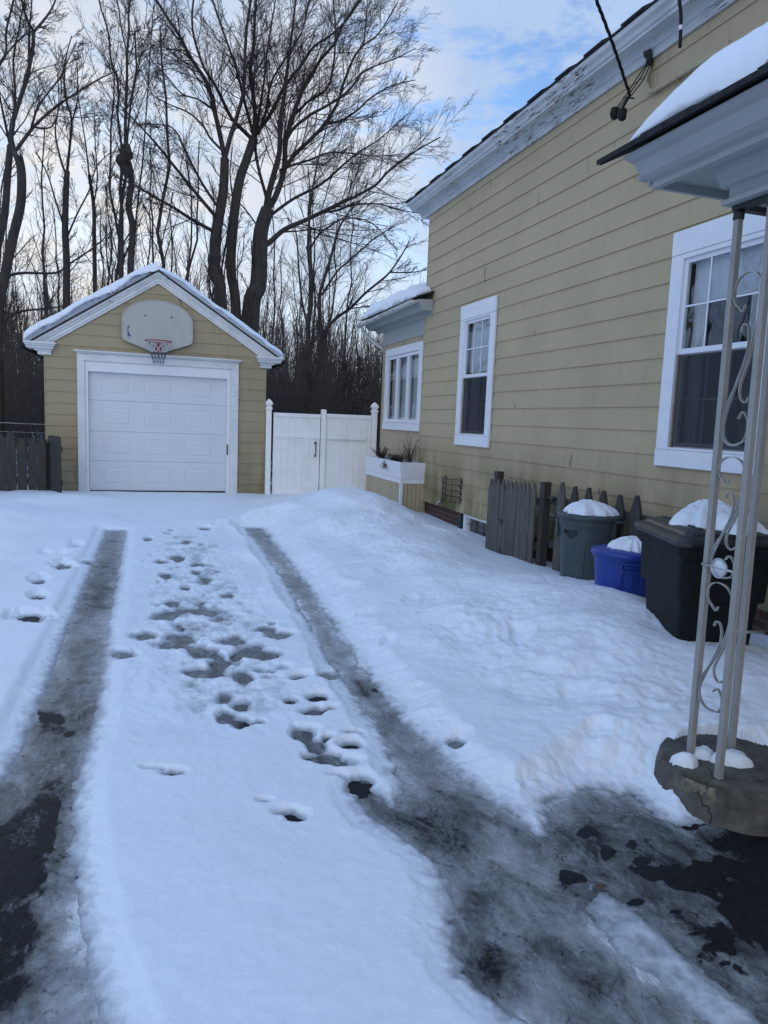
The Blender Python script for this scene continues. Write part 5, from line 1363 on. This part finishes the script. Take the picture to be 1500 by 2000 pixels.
def grow(P0_, d0, Ln, r0, m, up, wob, rmin, rng_):
    K = len(P0_); out = np.zeros((K, m, 3)); out[:, 0] = P0_; d = d0.copy()
    for k in range(1, m):
        d = d + rng_.normal(size=d.shape)*wob; d[:, 2] += up*(.6 if k < 3 else 1.0); d /= np.linalg.norm(d, axis=1, keepdims=True)
        out[:, k] = out[:, k-1] + d*(Ln/(m-1))[:, None]
    r = r0[:, None]*(1-.75*np.linspace(0, 1, m)[None, :]); r = np.maximum(r, rmin*.8)
    return out, r
def resample(P_, R_, m):
    P_ = np.array(P_); R_ = np.array(R_); s = np.concatenate([[0], np.cumsum(np.linalg.norm(np.diff(P_, axis=0), axis=1))]); q = np.linspace(0, s[-1], m)
    return np.stack([np.interp(q, s, P_[:, k]) for k in range(3)], -1), np.interp(q, s, R_)
def hero_tree(name, D, limbs, label, seed, mat='bark', dens=1.0, twr=.0042, spread=1.0, cat='tree'):
    rg = np.random.default_rng(seed)
    rootp = None; polys = []; rad = []; depth_at = {}
    for li, (pts, w0, w1, main) in enumerate(limbs):
        n = len(pts); P_ = []; R_ = []
        base_d = D
        if li in depth_at: base_d = depth_at[li]
        # depth where the limb leaves: nearest already-placed point
        if polys:
            q = np.array(pts[0], float); best = None
            for pp in polys:
                for (pxy, dd_) in pp[2]:
                    e = (pxy[0]-q[0])**2 + (pxy[1]-q[1])**2
                    if best is None or e < best[0]: best = (e, dd_)
            if best and best[0] < 30**2: base_d = best[1]
        drift = rg.uniform(-2.6, 2.6)*spread*(.35 if main else 1.0)
        rec = []
        for k, p in enumerate(pts):
            t = k/(n-1); dd_ = base_d + drift*t**1.1; q = at(p[0], p[1], 1, dd_)
            P_.append(q); R_.append((w0+(w1-w0)*t)/2*dd_/F*(.92 if main == 2 else .76)); rec.append((p, dd_))
        if main == 2:   # trunk reaching the ground
            q = P_[0]; P_.insert(0, np.array([q[0]+(q[0]-P_[1][0])*.25, q[1], -.1])); R_.insert(0, R_[0]*1.25); rec.insert(0, rec[0])
        S = smooth([np.append(p, r) for p, r in zip(P_, R_)], 4); S = np.array(S)
        polys.append((S[:, :3], np.maximum(S[:, 3], .008), rec))
    trunkV, trunkF, off = [], [], 0
    L1P, L1R = [], []
    for (P_, R_, _), (pts, w0, w1, main) in zip(polys, limbs):
        m_ = len(P_); Pn = P_ + (0 if main == 2 else 0)
        V_, F_ = tubes_np(Pn[None], R_[None], 9 if w0 > 10 else 6)
        trunkV.append(V_); trunkF.append(F_+off); off += len(V_)
        a, r = resample(P_, R_, 16); L1P.append(a); L1R.append(r)
    tree = empty(name, (float(polys[0][0][0][0]), float(polys[0][0][0][1]), 0), label, cat)
    npmesh('trunk', np.concatenate(trunkV), np.concatenate(trunkF), M[mat], parent=tree)
    L1P = np.array(L1P); L1R = np.array(L1R)
    mains = np.array([l[3] == 2 for l in limbs])
    cv, cf, off = [], [], 0
    def addl(P_, R_, ns=3):
        nonlocal off
        V_, F_ = tubes_np(P_, R_, ns); cv.append(V_); cf.append(F_+off); off += len(V_)
    sets = []
    if (~mains).any():
        # absolute lengths: scale children by metres instead of parent length
        A_ = L1P[~mains]; RA = L1R[~mains]
        for q_ in range(len(A_)):
            Lq = np.linalg.norm(np.diff(A_[q_], axis=0), axis=1).sum(); nq = int(np.clip(Lq*4.2*dens, 5, 40))
            sets.append(children(A_[q_:q_+1], RA[q_:q_+1], nq, .20, .56, .68, 0, .030, 9, .08, .006, .065, .34, rg))
    if mains.any():
        sets.append(children(L1P[mains], L1R[mains], int(7*dens), .08, .22, .85, 0, .10, 9, .45, .006, .08, .22, rg))
    P2 = np.concatenate([s[0] for s in sets]); R2 = np.minimum(np.concatenate([s[1] for s in sets]), .015)
    addl(P2, R2, 4)
    P3, R3 = children(P2, R2, int(11*dens), .20, .50, .55, 0, .04, 6, .08, twr*1.15, .07, .30, rg); addl(P3, R3)
    P4, R4 = children(P3, R3, 6, .3, .7, .6, 0, .03, 4, .12, twr*.9, .08, .5, rg); addl(P4, R4)
    npmesh('crown', np.concatenate(cv), np.concatenate(cf), M['twig'], parent=tree)
    return tree
maple = [
 ([(431,589),(421,540),(420,511),(424,449),(436,372),(439,310)], 25, 17, 2),
 ([(439,310),(433,279),(419,217),(405,164),(374,115),(349,68),(321,25),(290,-25)], 13, 5, 0),
 ([(439,310),(451,263),(464,223),(476,174),(479,93),(485,31),(498,-40)], 12, 5, 0),
 ([(423,425),(386,381),(343,328),(306,282),(278,251),(235,205)], 9, 2.5, 0),
 ([(417,452),(374,428),(340,406),(300,384),(265,363),(225,345)], 9, 3, 0),
 ([(424,402),(396,360),(371,313),(358,285),(334,248),(269,242)], 7, 2, 0),
 ([(437,297),(411,270),(396,245),(368,220),(324,201),(290,180)], 6, 2, 0),
 ([(417,214),(389,195),(355,183),(331,155),(296,118)], 5, 2, 0),
 ([(374,115),(350,100),(318,92),(290,72)], 4, 1.5, 0),
 ([(461,615),(451,527),(456,434),(467,356),(482,310),(495,270)], 21, 16, 2),
 ([(495,270),(498,217),(489,139),(495,93),(498,31),(503,-40)], 11, 5, 0),
 ([(498,262),(524,230),(546,187),(560,163),(589,127),(613,91),(644,70),(680,36),(712,-15)], 10, 4, 0),
 ([(493,272),(470,250),(451,229),(433,192),(417,161),(399,133),(380,77),(375,31),(382,-30)], 10, 4, 0),
 ([(495,262),(479,205),(467,155),(454,112),(436,62),(415,0)], 8, 4, 0),
 ([(504,262),(520,215),(530,160),(560,110),(590,60),(606,-10)], 7, 3, 0),
 ([(489,617),(504,558),(507,496),(510,449),(522,410)], 37, 27, 2),
 ([(520,418),(523,387),(536,336),(546,295),(547,240),(555,187),(560,144),(565,108),(572,48),(580,-20)], 17, 4, 0),
 ([(524,405),(538,384),(555,331),(558,276),(572,228),(589,180),(608,149),(625,118),(654,84),(666,55),(700,0)], 16, 4, 0),
 ([(522,400),(519,381),(504,325),(499,279),(507,217),(516,155),(523,93),(538,0)], 9, 3, 0),
 ([(558,276),(574,250),(608,223),(634,209),(680,178),(706,144),(730,130),(771,115),(812,94)], 9, 2, 0),
 ([(555,331),(577,300),(608,271),(634,242),(658,204),(672,160),(690,115),(709,89),(740,65),(776,5)], 11, 2.5, 0),
 ([(634,242),(665,236),(697,216),(723,192),(764,168),(812,156)], 7, 2, 0),
 ([(709,89),(714,50),(718,-5)], 4, 2, 0),
 ([(548,332),(567,324),(606,312),(644,298),(692,300),(740,305),(790,300)], 7, 2, 0),
 ([(512,484),(530,470),(556,448),(594,431),(632,413),(673,393),(697,382),(735,360),(764,329),(812,295),(860,268)], 14, 3, 0),
 ([(532,418),(572,389),(615,367),(640,350),(668,324),(704,295),(728,281),(764,252),(795,222)], 8, 2, 0),
 ([(628,414),(655,412),(685,402),(735,398),(790,412),(835,418)], 6, 2, 0),
 ([(508,449),(480,410),(450,380),(431,372)], 4, 2, 0),
 ([(572,228),(600,200),(640,170),(652,120),(655,60),(650,-10)], 7, 3, 0),
]
hero_tree('maple_tree', 23.0, maple, 'large bare maple with three dark trunks behind the garage roof', 5, dens=1.0)
tree2 = [
 ([(599,798),(607,747),(624,709),(629,659),(624,633)], 13, 13, 2),
 ([(624,640),(624,583),(629,557),(645,507),(655,469),(667,436),(690,405),(722,375)], 10, 3, 0),
 ([(632,650),(657,621),(683,603),(713,573),(741,550),(761,532),(784,499),(800,470)], 9, 3, 0),
 ([(761,532),(804,532),(840,526)], 4, 2, 0),
 ([(602,760),(602,684),(602,633),(607,595),(607,532),(602,481)], 12, 9, 2),
 ([(602,481),(604,431),(609,380),(622,310),(640,240)], 8, 3, 0),
 ([(601,633),(591,595),(584,532),(581,481),(576,446),(560,425)], 6, 2.5, 0),
 ([(606,486),(624,456),(645,441),(667,428),(708,428),(738,446),(768,480)], 5, 2, 0),
 ([(630,575),(657,532),(688,504),(733,464),(775,440)], 6, 2, 0),
 ([(683,603),(705,600),(735,596)], 4, 2, 0),
]
hero_tree('bare_tree', 19.5, tree2, 'slim leaning tree with pale forked trunk behind the white gate', 6, dens=.9, twr=.0038)
lefttree = [
 ([(-4,640),(9,542),(25,465),(40,400),(42,341),(36,305)], 18, 15, 2),
 ([(34,312),(28,296),(22,270),(24,242),(37,201),(53,149),(64,93),(66,62)], 12, 7, 0),
 ([(66,62),(50,31),(38,-20)], 6, 4, 0), ([(66,62),(85,40),(102,15),(118,-25)], 6, 3, 0), ([(58,120),(58,60),(62,0),(60,-30)], 4, 3, 0),
 ([(31,294),(56,260),(71,242),(99,217),(124,198),(161,174),(198,152),(232,137)], 9, 2.5, 0),
 ([(60,256),(71,217),(90,186),(115,155),(130,124),(150,80)], 6, 2, 0),
 ([(68,248),(87,251),(105,242),(118,198),(120,150)], 5, 2, 0),
 ([(9,540),(46,533),(108,533),(136,515),(186,481),(222,447)], 7, 2.5, 0),
 ([(-2,638),(31,611),(77,604),(128,598)], 7, 3, 0),
]
hero_tree('bare_tree', 17.5, lefttree, 'dark crooked tree at the left edge reaching over the fence', 8, dens=.9, twr=.0036)
lt0 = [
 ([(-22,600),(-8,500),(9,418),(15,341),(20,285)], 15, 11, 2),
 ([(20,285),(10,240),(0,190),(-10,130)], 7, 3, 0), ([(21,280),(28,235),(30,180),(26,120),(36,60),(50,-10)], 7, 3, 0),
 ([(-20,160),(0,124),(12,102),(12,62),(22,19),(34,-30)], 7, 4, 0), ([(0,124),(30,85),(60,62),(95,48)], 4, 2, 0)]
hero_tree('bare_tree', 18.6, lt0, 'second dark trunk at the left photo edge, crossing behind the crooked tree', 9, dens=.9, twr=.0038)
t4 = [
 ([(130,620),(130,511),(127,449),(129,372),(131,335)], 14, 10, 2),
 ([(131,335),(136,288),(140,240),(136,217),(127,186),(127,124),(140,70)], 7, 2.5, 0),
 ([(129,341),(118,310),(108,257),(115,201),(112,140)], 6, 2, 0),
 ([(133,459),(152,415),(174,372),(189,325),(217,297)], 5, 2, 0), ([(126,446),(108,390),(93,341),(71,297)], 5, 2, 0), ([(140,240),(152,190),(150,120)], 4, 2, 0)]
hero_tree('bare_tree', 21.5, t4, 'straight bare tree with Y fork left of the garage peak', 10, dens=.9)
t4b = [([(186,600),(184,465),(183,403),(174,341)], 9, 6, 2), ([(174,341),(167,279),(158,225),(150,170)], 4, 2, 0), ([(183,400),(190,350),(186,280),(184,220)], 4, 2, 0)]
hero_tree('bare_tree', 25, t4b, 'thin bare tree between the Y-forked tree and the twin-stemmed tree', 12, dens=.9)
t5 = [
 ([(254,560),(259,449),(251,403),(257,350),(245,297)], 13, 11, 2),
 ([(245,297),(245,232),(248,155),(248,108),(252,62),(251,31),(257,-30)], 8, 4, 0),
 ([(238,560),(238,418),(235,372),(238,330)], 9, 7, 1),
 ([(238,345),(238,294),(229,217),(232,192),(229,155),(217,118),(211,62),(198,19),(186,-30)], 6, 3, 0),
 ([(262,465),(270,387),(279,310),(288,186),(294,93),(300,10)], 5, 2, 0),
 ([(250,110),(240,70),(232,20),(226,-20)], 4, 2, 0), ([(246,215),(262,170),(275,110),(290,60)], 3, 1.5, 0)]
t5_ = hero_tree('bare_tree', 20.3, t5, 'twin-stemmed dark tree with a burl just left of the garage peak', 13, dens=.9)
b = MB(); p = at(247, 302, 1, 20.25)
bp = smooth([np.append(p + np.array(o_), r_) for o_, r_ in (((.0, 0, -.55), .06), ((-.04, 0, -.38), .10), ((-.09, 0, -.2), .15), ((-.02, -.02, -.02), .17), ((.02, 0, .1), .12), ((-.03, 0, .26), .07))], 4)
b.tube([q[:3] for q in bp], [q[3]*(1+.18*sin(5*i_)) for i_, q in enumerate(bp)], 11); b.build('burl', M['bark'], t5_)

# woodland beyond: shared meshes, each tree its own object
def forest_proto(seed, H, r0, kids, low, name):
    rg = np.random.default_rng(seed); m = 14
    z = np.linspace(0, 1, m); P_ = np.stack([rg.normal()*.35*z + np.cumsum(rg.normal(size=m)*.10), np.cumsum(rg.normal(size=m)*.07), z*H], -1); P_[0, :2] = 0
    Rr = r0*(1-.82*z) + .01
    V_, F_ = tubes_np(P_[None], Rr[None], 7)
    P2, R2 = children(P_[None], Rr[None], kids, .12, .28, .55, 0, .12, 8, low, .008, .07, .4, rg)
    cv = []; cf = []; off = 0
    P3, R3 = children(P2, R2, 8, .22, .5, .6, 0, .08, 5, .15, .005, .10, .5, rg)
    P4, R4 = children(P3, R3, 4, .25, .55, .65, 0, .05, 4, .15, .0035, .12, .7, rg)
    for a, r, s in ((P2, R2, 4), (P3, R3, 3), (P4, R4, 3)):
        v, f = tubes_np(a, r, s); cv.append(v); cf.append(f+off); off += len(v)
    root = empty(name, (0, 0, 0), 'x', 'tree')
    t_ = npmesh('trunk', V_, F_, M['bark2'], parent=root); c_ = npmesh('crown', np.concatenate(cv), np.concatenate(cf), M['twig'], parent=root)
    return root, t_, c_
protos = [forest_proto(100+i, h, r, k, lo, 'woodland_tree') for i, (h, r, k, lo) in enumerate([(13, .075, 18, .30), (11, .055, 17, .25), (15, .10, 22, .35), (9, .045, 16, .15), (12, .065, 20, .22)])]
GRP = 'bare trees of the woodland behind the garage'
used = [False]*len(protos)
rg = np.random.default_rng(77); spots = []
for k in range(4000):
    if len(spots) >= 112: break
    Yd = 26 + 36*rg.random()**.8; th = rg.uniform(-.22, .42)   # tan of bearing
    X_ = Yd*th*1.05
    if any((X_-a)**2 + (Yd-b_)**2 < 1.3**2 for a, b_ in spots): continue
    spots.append((X_, Yd))
for k in range(34):   # a few out to the left and beyond the house, seen from a step aside and in the panes
    yy_ = rg.uniform(12, 34); spots.append((-.30*yy_ - rg.uniform(1.5, 16), yy_))
for i, (x, y) in enumerate(spots):
    pi_ = int(rg.integers(0, len(protos))) if x/y < .27 else int(rg.choice([1, 3])); root, t_, c_ = protos[pi_]
    if not used[pi_]: used[pi_] = True; r_ = root; new = None
    else:
        r_ = root.copy(); COL.objects.link(r_)
        for ch in (t_, c_): q = ch.copy(); COL.objects.link(q); q.parent = r_
    r_.location = (x, y, -.05); r_.rotation_euler = (rg.normal()*.03, rg.normal()*.03, rg.uniform(0, 6.28)); s_ = rg.uniform(.75, 1.15) if x/y < .27 else rg.uniform(.6, .85); r_.scale = (s_, s_, s_*rg.uniform(.9, 1.1))
    tag(r_, 'thin bare woodland tree among many alike beyond the garage and white gate', 'tree', GRP)

# thin saplings just behind the fences
def sapling_stuff():
    rg = np.random.default_rng(5); N = 1900
    y = 19 + 26*rg.random(N); x = y*rg.uniform(-.24, .44, N)
    d = np.stack([rg.normal(size=N)*.12, rg.normal(size=N)*.1, np.ones(N)], -1); L = 2.2 + 3.8*rg.random(N)**1.6
    P_, R_ = grow(np.stack([x, y, np.full(N, -.1)], -1), d, L, .008+.014*rg.random(N), 7, .05, .07, .005, rg)
    out = [tubes_np(P_, R_, 3)]
    P2, R2 = children(P_, R_, 7, .18, .42, .75, 0, .05, 5, .12, .005, .14, .6, rg); out.append(tubes_np(P2, R2, 3))
    P3, R3 = children(P2, R2, 4, .3, .6, .8, 0, .02, 4, .15, .0045, .2, .7, rg); out.append(tubes_np(P3, R3, 3))
    off = 0; vs = []; fs = []
    for v, f in out: vs.append(v); fs.append(f+off); off += len(v)
    o = npmesh('brush', np.concatenate(vs), np.concatenate(fs), M['brushm']); tag(o, 'tangled leafless brush filling the wood behind the garage and gate', 'brush', kind='stuff')
sapling_stuff()
# far wood edge reads as one mass
rg = np.random.default_rng(9); N = 2300
y = 52 + 24*rg.random(N); x = y*rg.uniform(-.30, .50, N)
P_, R_ = grow(np.stack([x, y, np.full(N, -.1)], -1), np.stack([rg.normal(size=N)*.06, rg.normal(size=N)*.05, np.ones(N)], -1), 4+7*rg.random(N), .03+.05*rg.random(N), 6, .03, .05, .015, rg)
P2, R2 = children(P_, R_, 9, .15, .35, .6, 0, .06, 4, .2, .013, .14, .5, rg)
v1, f1 = tubes_np(P_, R_, 4); v2, f2 = tubes_np(P2, R2, 3)
o = npmesh('far_wood', np.concatenate([v1, v2]), np.concatenate([f1, f2+len(v1)]), M['brushm']); tag(o, 'far leafless wood closing the view behind the bare trees', 'wood', kind='stuff')
# two small evergreens right of the leaning tree
def evergreen(px, D, h, seed, label):
    rg = random.Random(seed); p = at(px, 760, 1, D); root = empty('evergreen_tree', (p[0], D, 0), label, 'tree')
    b = MB(); b.tube([(p[0], D, -.1), (p[0], D, h)], [.07, .015], 6); b.build('trunk', M['bark'], root)
    vs = []; fs = []
    for k in range(2600):
        t = rg.random()**1.25; z = .5 + (h-.5)*t; r = (h*.20)*(1-t)*(.35+.65*rg.random()) + .03; a = rg.uniform(0, 2*pi)
        c = np.array([p[0]+r*cos(a), D+r*sin(a), z - .25*r]); d_ = np.array([cos(a), sin(a), rg.uniform(-.3, .5)]); s = np.array([-sin(a), cos(a), rg.uniform(-.4, .4)])
        L_ = rg.uniform(.06, .15); i = len(vs); vs += [c, c+d_*L_+s*.02, c+d_*L_*1.2, c+d_*L_-s*.02]; fs.append((i, i+1, i+2, i+3))
    b = MB(); b.add(vs, fs); b.build('crown', M['ever'], root)
evergreen(672, 24, 3.6, 1, 'small dark evergreen, the left of two, right of the leaning tree')
evergreen(700, 24.5, 3.8, 2, 'small dark evergreen, the right of two, near the wing gutter')

# ================================================================ LIGHT + SKY
sc = bpy.context.scene
SUN_EL, SUN_AZ = R(14), R(-4)     # low, behind the trees, left of the driveway axis
w = bpy.data.worlds.new('World'); sc.world = w; w.use_nodes = True; nt = w.node_tree; nt.nodes.clear()
N_ = nt.nodes.new; L_ = nt.links.new
out = N_('ShaderNodeOutputWorld'); bg = N_('ShaderNodeBackground'); L_(bg.outputs[0], out.inputs[0])
sky = N_('ShaderNodeTexSky'); sky.sky_type = 'NISHITA'; sky.sun_disc = False; sky.sun_elevation = SUN_EL; sky.sun_rotation = SUN_AZ; sky.air_density = 1.2; sky.dust_density = .6; sky.ozone_density = 2.5
tc = N_('ShaderNodeTexCoord')
mp = N_('ShaderNodeMapping'); mp.inputs['Scale'].default_value = (1, 1, 2.6); L_(tc.outputs['Generated'], mp.inputs[0])
def wn(scale, det, loc=0, rough=.6, dist=0):
    m = N_('ShaderNodeMapping'); m.inputs['Location'].default_value = (loc, loc*.7, loc*.3); L_(mp.outputs[0], m.inputs[0])
    n = N_('ShaderNodeTexNoise'); n.inputs['Scale'].default_value = scale; n.inputs['Detail'].default_value = det; n.inputs['Roughness'].default_value = rough; n.inputs['Distortion'].default_value = dist; L_(m.outputs[0], n.inputs[0]); return n.outputs['Fac']
def wr(f, stops):
    r = N_('ShaderNodeValToRGB'); e = r.color_ramp.elements
    while len(e) < len(stops): e.new(.5)
    for i, (p, c) in enumerate(stops): e[i].position = p; e[i].color = (*c, 1) if hasattr(c, '__len__') else (c, c, c, 1)
    L_(f, r.inputs[0]); return r.outputs[0]
def wm_(f, a, b_, mode='MIX'):
    m = N_('ShaderNodeMix'); m.data_type = 'RGBA'; m.blend_type = mode
    for v, i in ((f, 0), (a, 6), (b_, 7)):
        if hasattr(v, 'node'): L_(v, m.inputs[i])
        else: m.inputs[i].default_value = (*v, 1) if hasattr(v, '__len__') else v
    return m.outputs[2]
sep = N_('ShaderNodeSeparateXYZ'); L_(tc.outputs['Generated'], sep.inputs[0])
# two blue openings in a pale cloud layer
def lobe(dirv, c0, c1):
    d = N_('ShaderNodeVectorMath'); d.operation = 'DOT_PRODUCT'; L_(tc.outputs['Generated'], d.inputs[0]); v = np.array(dirv, float); v /= np.linalg.norm(v); d.inputs[1].default_value = tuple(v)
    return wr(d.outputs['Value'], [(c0, 0), (c1, 1)])
def dirpx(x, y): d = Mw @ np.array([x-CX, CY-y, -F]); return d/np.linalg.norm(d)
blue = lobe(dirpx(940, 190), .968, .997)
big = wn(2.2, 5, 3.1, .6); fine = wn(9, 7, 1.7, .68, .15)
cl = N_('ShaderNodeMath'); cl.operation = 'MULTIPLY_ADD'; L_(big, cl.inputs[0]); cl.inputs[1].default_value = .9; L_(fine, cl.inputs[2])
cover = wr(cl.outputs[0], [(.70, .72), (1.08, 1.0)])
open_ = wr(cl.outputs[0], [(.82, .0), (.96, .95)])
cov = wm_(blue, cover, open_)
ccol = wr(wn(3.2, 5, 7.7, .6), [(.35, (3.1, 5.2, 9.3)), (.65, (4.1, 6.0, 9.8))])
hz0 = wr(sep.outputs[2], [(.0, 1), (.50, .82), (.80, .0)]); hzl = lobe(dirpx(520, 400), .55, .93)
hzm = N_('ShaderNodeMath'); hzm.operation = 'MULTIPLY'; L_(hz0, hzm.inputs[0]); L_(hzl, hzm.inputs[1]); hz = hzm.outputs[0]
bkm = N_('ShaderNodeMath'); bkm.operation = 'MULTIPLY'; L_(wr(sep.outputs[2], [(.0, 1), (.5, .9), (.85, 0)]), bkm.inputs[0]); L_(lobe((-.25, -1, .12), .0, .75), bkm.inputs[1])
warmlobe = lobe(dirpx(100, 400), .95, .999)
warm2 = lobe(dirpx(640, 190), .985, .9995)
hcol = wr(sep.outputs[2], [(.08, (6.3, 7.0, 8.0)), (.38, (4.0, 5.1, 6.9))]); ccol = wm_(hz, ccol, hcol); ccol = wm_(bkm.outputs[0], ccol, (10.6, 11.0, 11.9))
wl2 = N_('ShaderNodeMath'); wl2.operation = 'MULTIPLY'; L_(warmlobe, wl2.inputs[0]); L_(wr(fine, [(.35, .1), (.6, .8)]), wl2.inputs[1]); ccol = wm_(wl2.outputs[0], ccol, (8.8, 8.3, 7.6))
wmul = N_('ShaderNodeMath'); wmul.operation = 'MULTIPLY'; L_(warm2, wmul.inputs[0]); wmul.inputs[1].default_value = .45
ccol = wm_(wmul.outputs[0], ccol, (9.6, 8.9, 8.0))
skyb = wm_(1.0, sky.outputs[0], (.92, 1.18, 1.60), 'MULTIPLY')
fin = wm_(cov, skyb, ccol)
L_(fin, bg.inputs[0]); bg.inputs[1].default_value = .118
sun = bpy.data.lights.new('sun', 'SUN'); sun.energy = .5; sun.angle = R(20); sun.color = (1, .93, .84)
so = bpy.data.objects.new('sun', sun); COL.objects.link(so)
import mathutils
dvec = mathutils.Vector((sin(SUN_AZ)*cos(SUN_EL), cos(SUN_AZ)*cos(SUN_EL), sin(SUN_EL)))
so.rotation_euler = dvec.to_track_quat('Z', 'Y').to_euler(); so.location = (0, 0, 20)

cam = bpy.data.cameras.new('camera'); co = bpy.data.objects.new('camera', cam); COL.objects.link(co)
mat = mathutils.Matrix([[*Mw[0], CAM[0]], [*Mw[1], CAM[1]], [*Mw[2], CAM[2]], [0, 0, 0, 1]])
co.matrix_world = mat
cam.sensor_fit = 'VERTICAL'; cam.sensor_height = 24; cam.lens = F/2000*24; cam.clip_end = 2000; cam.clip_start = .05
sc.camera = co
sc.view_settings.view_transform = 'Standard'; sc.view_settings.look = 'None'; sc.view_settings.exposure = 0; sc.view_settings.gamma = 1
sc.cycles.max_bounces = 6; sc.cycles.transparent_max_bounces = 10; sc.cycles.caustics_reflective = False; sc.cycles.caustics_refractive = False
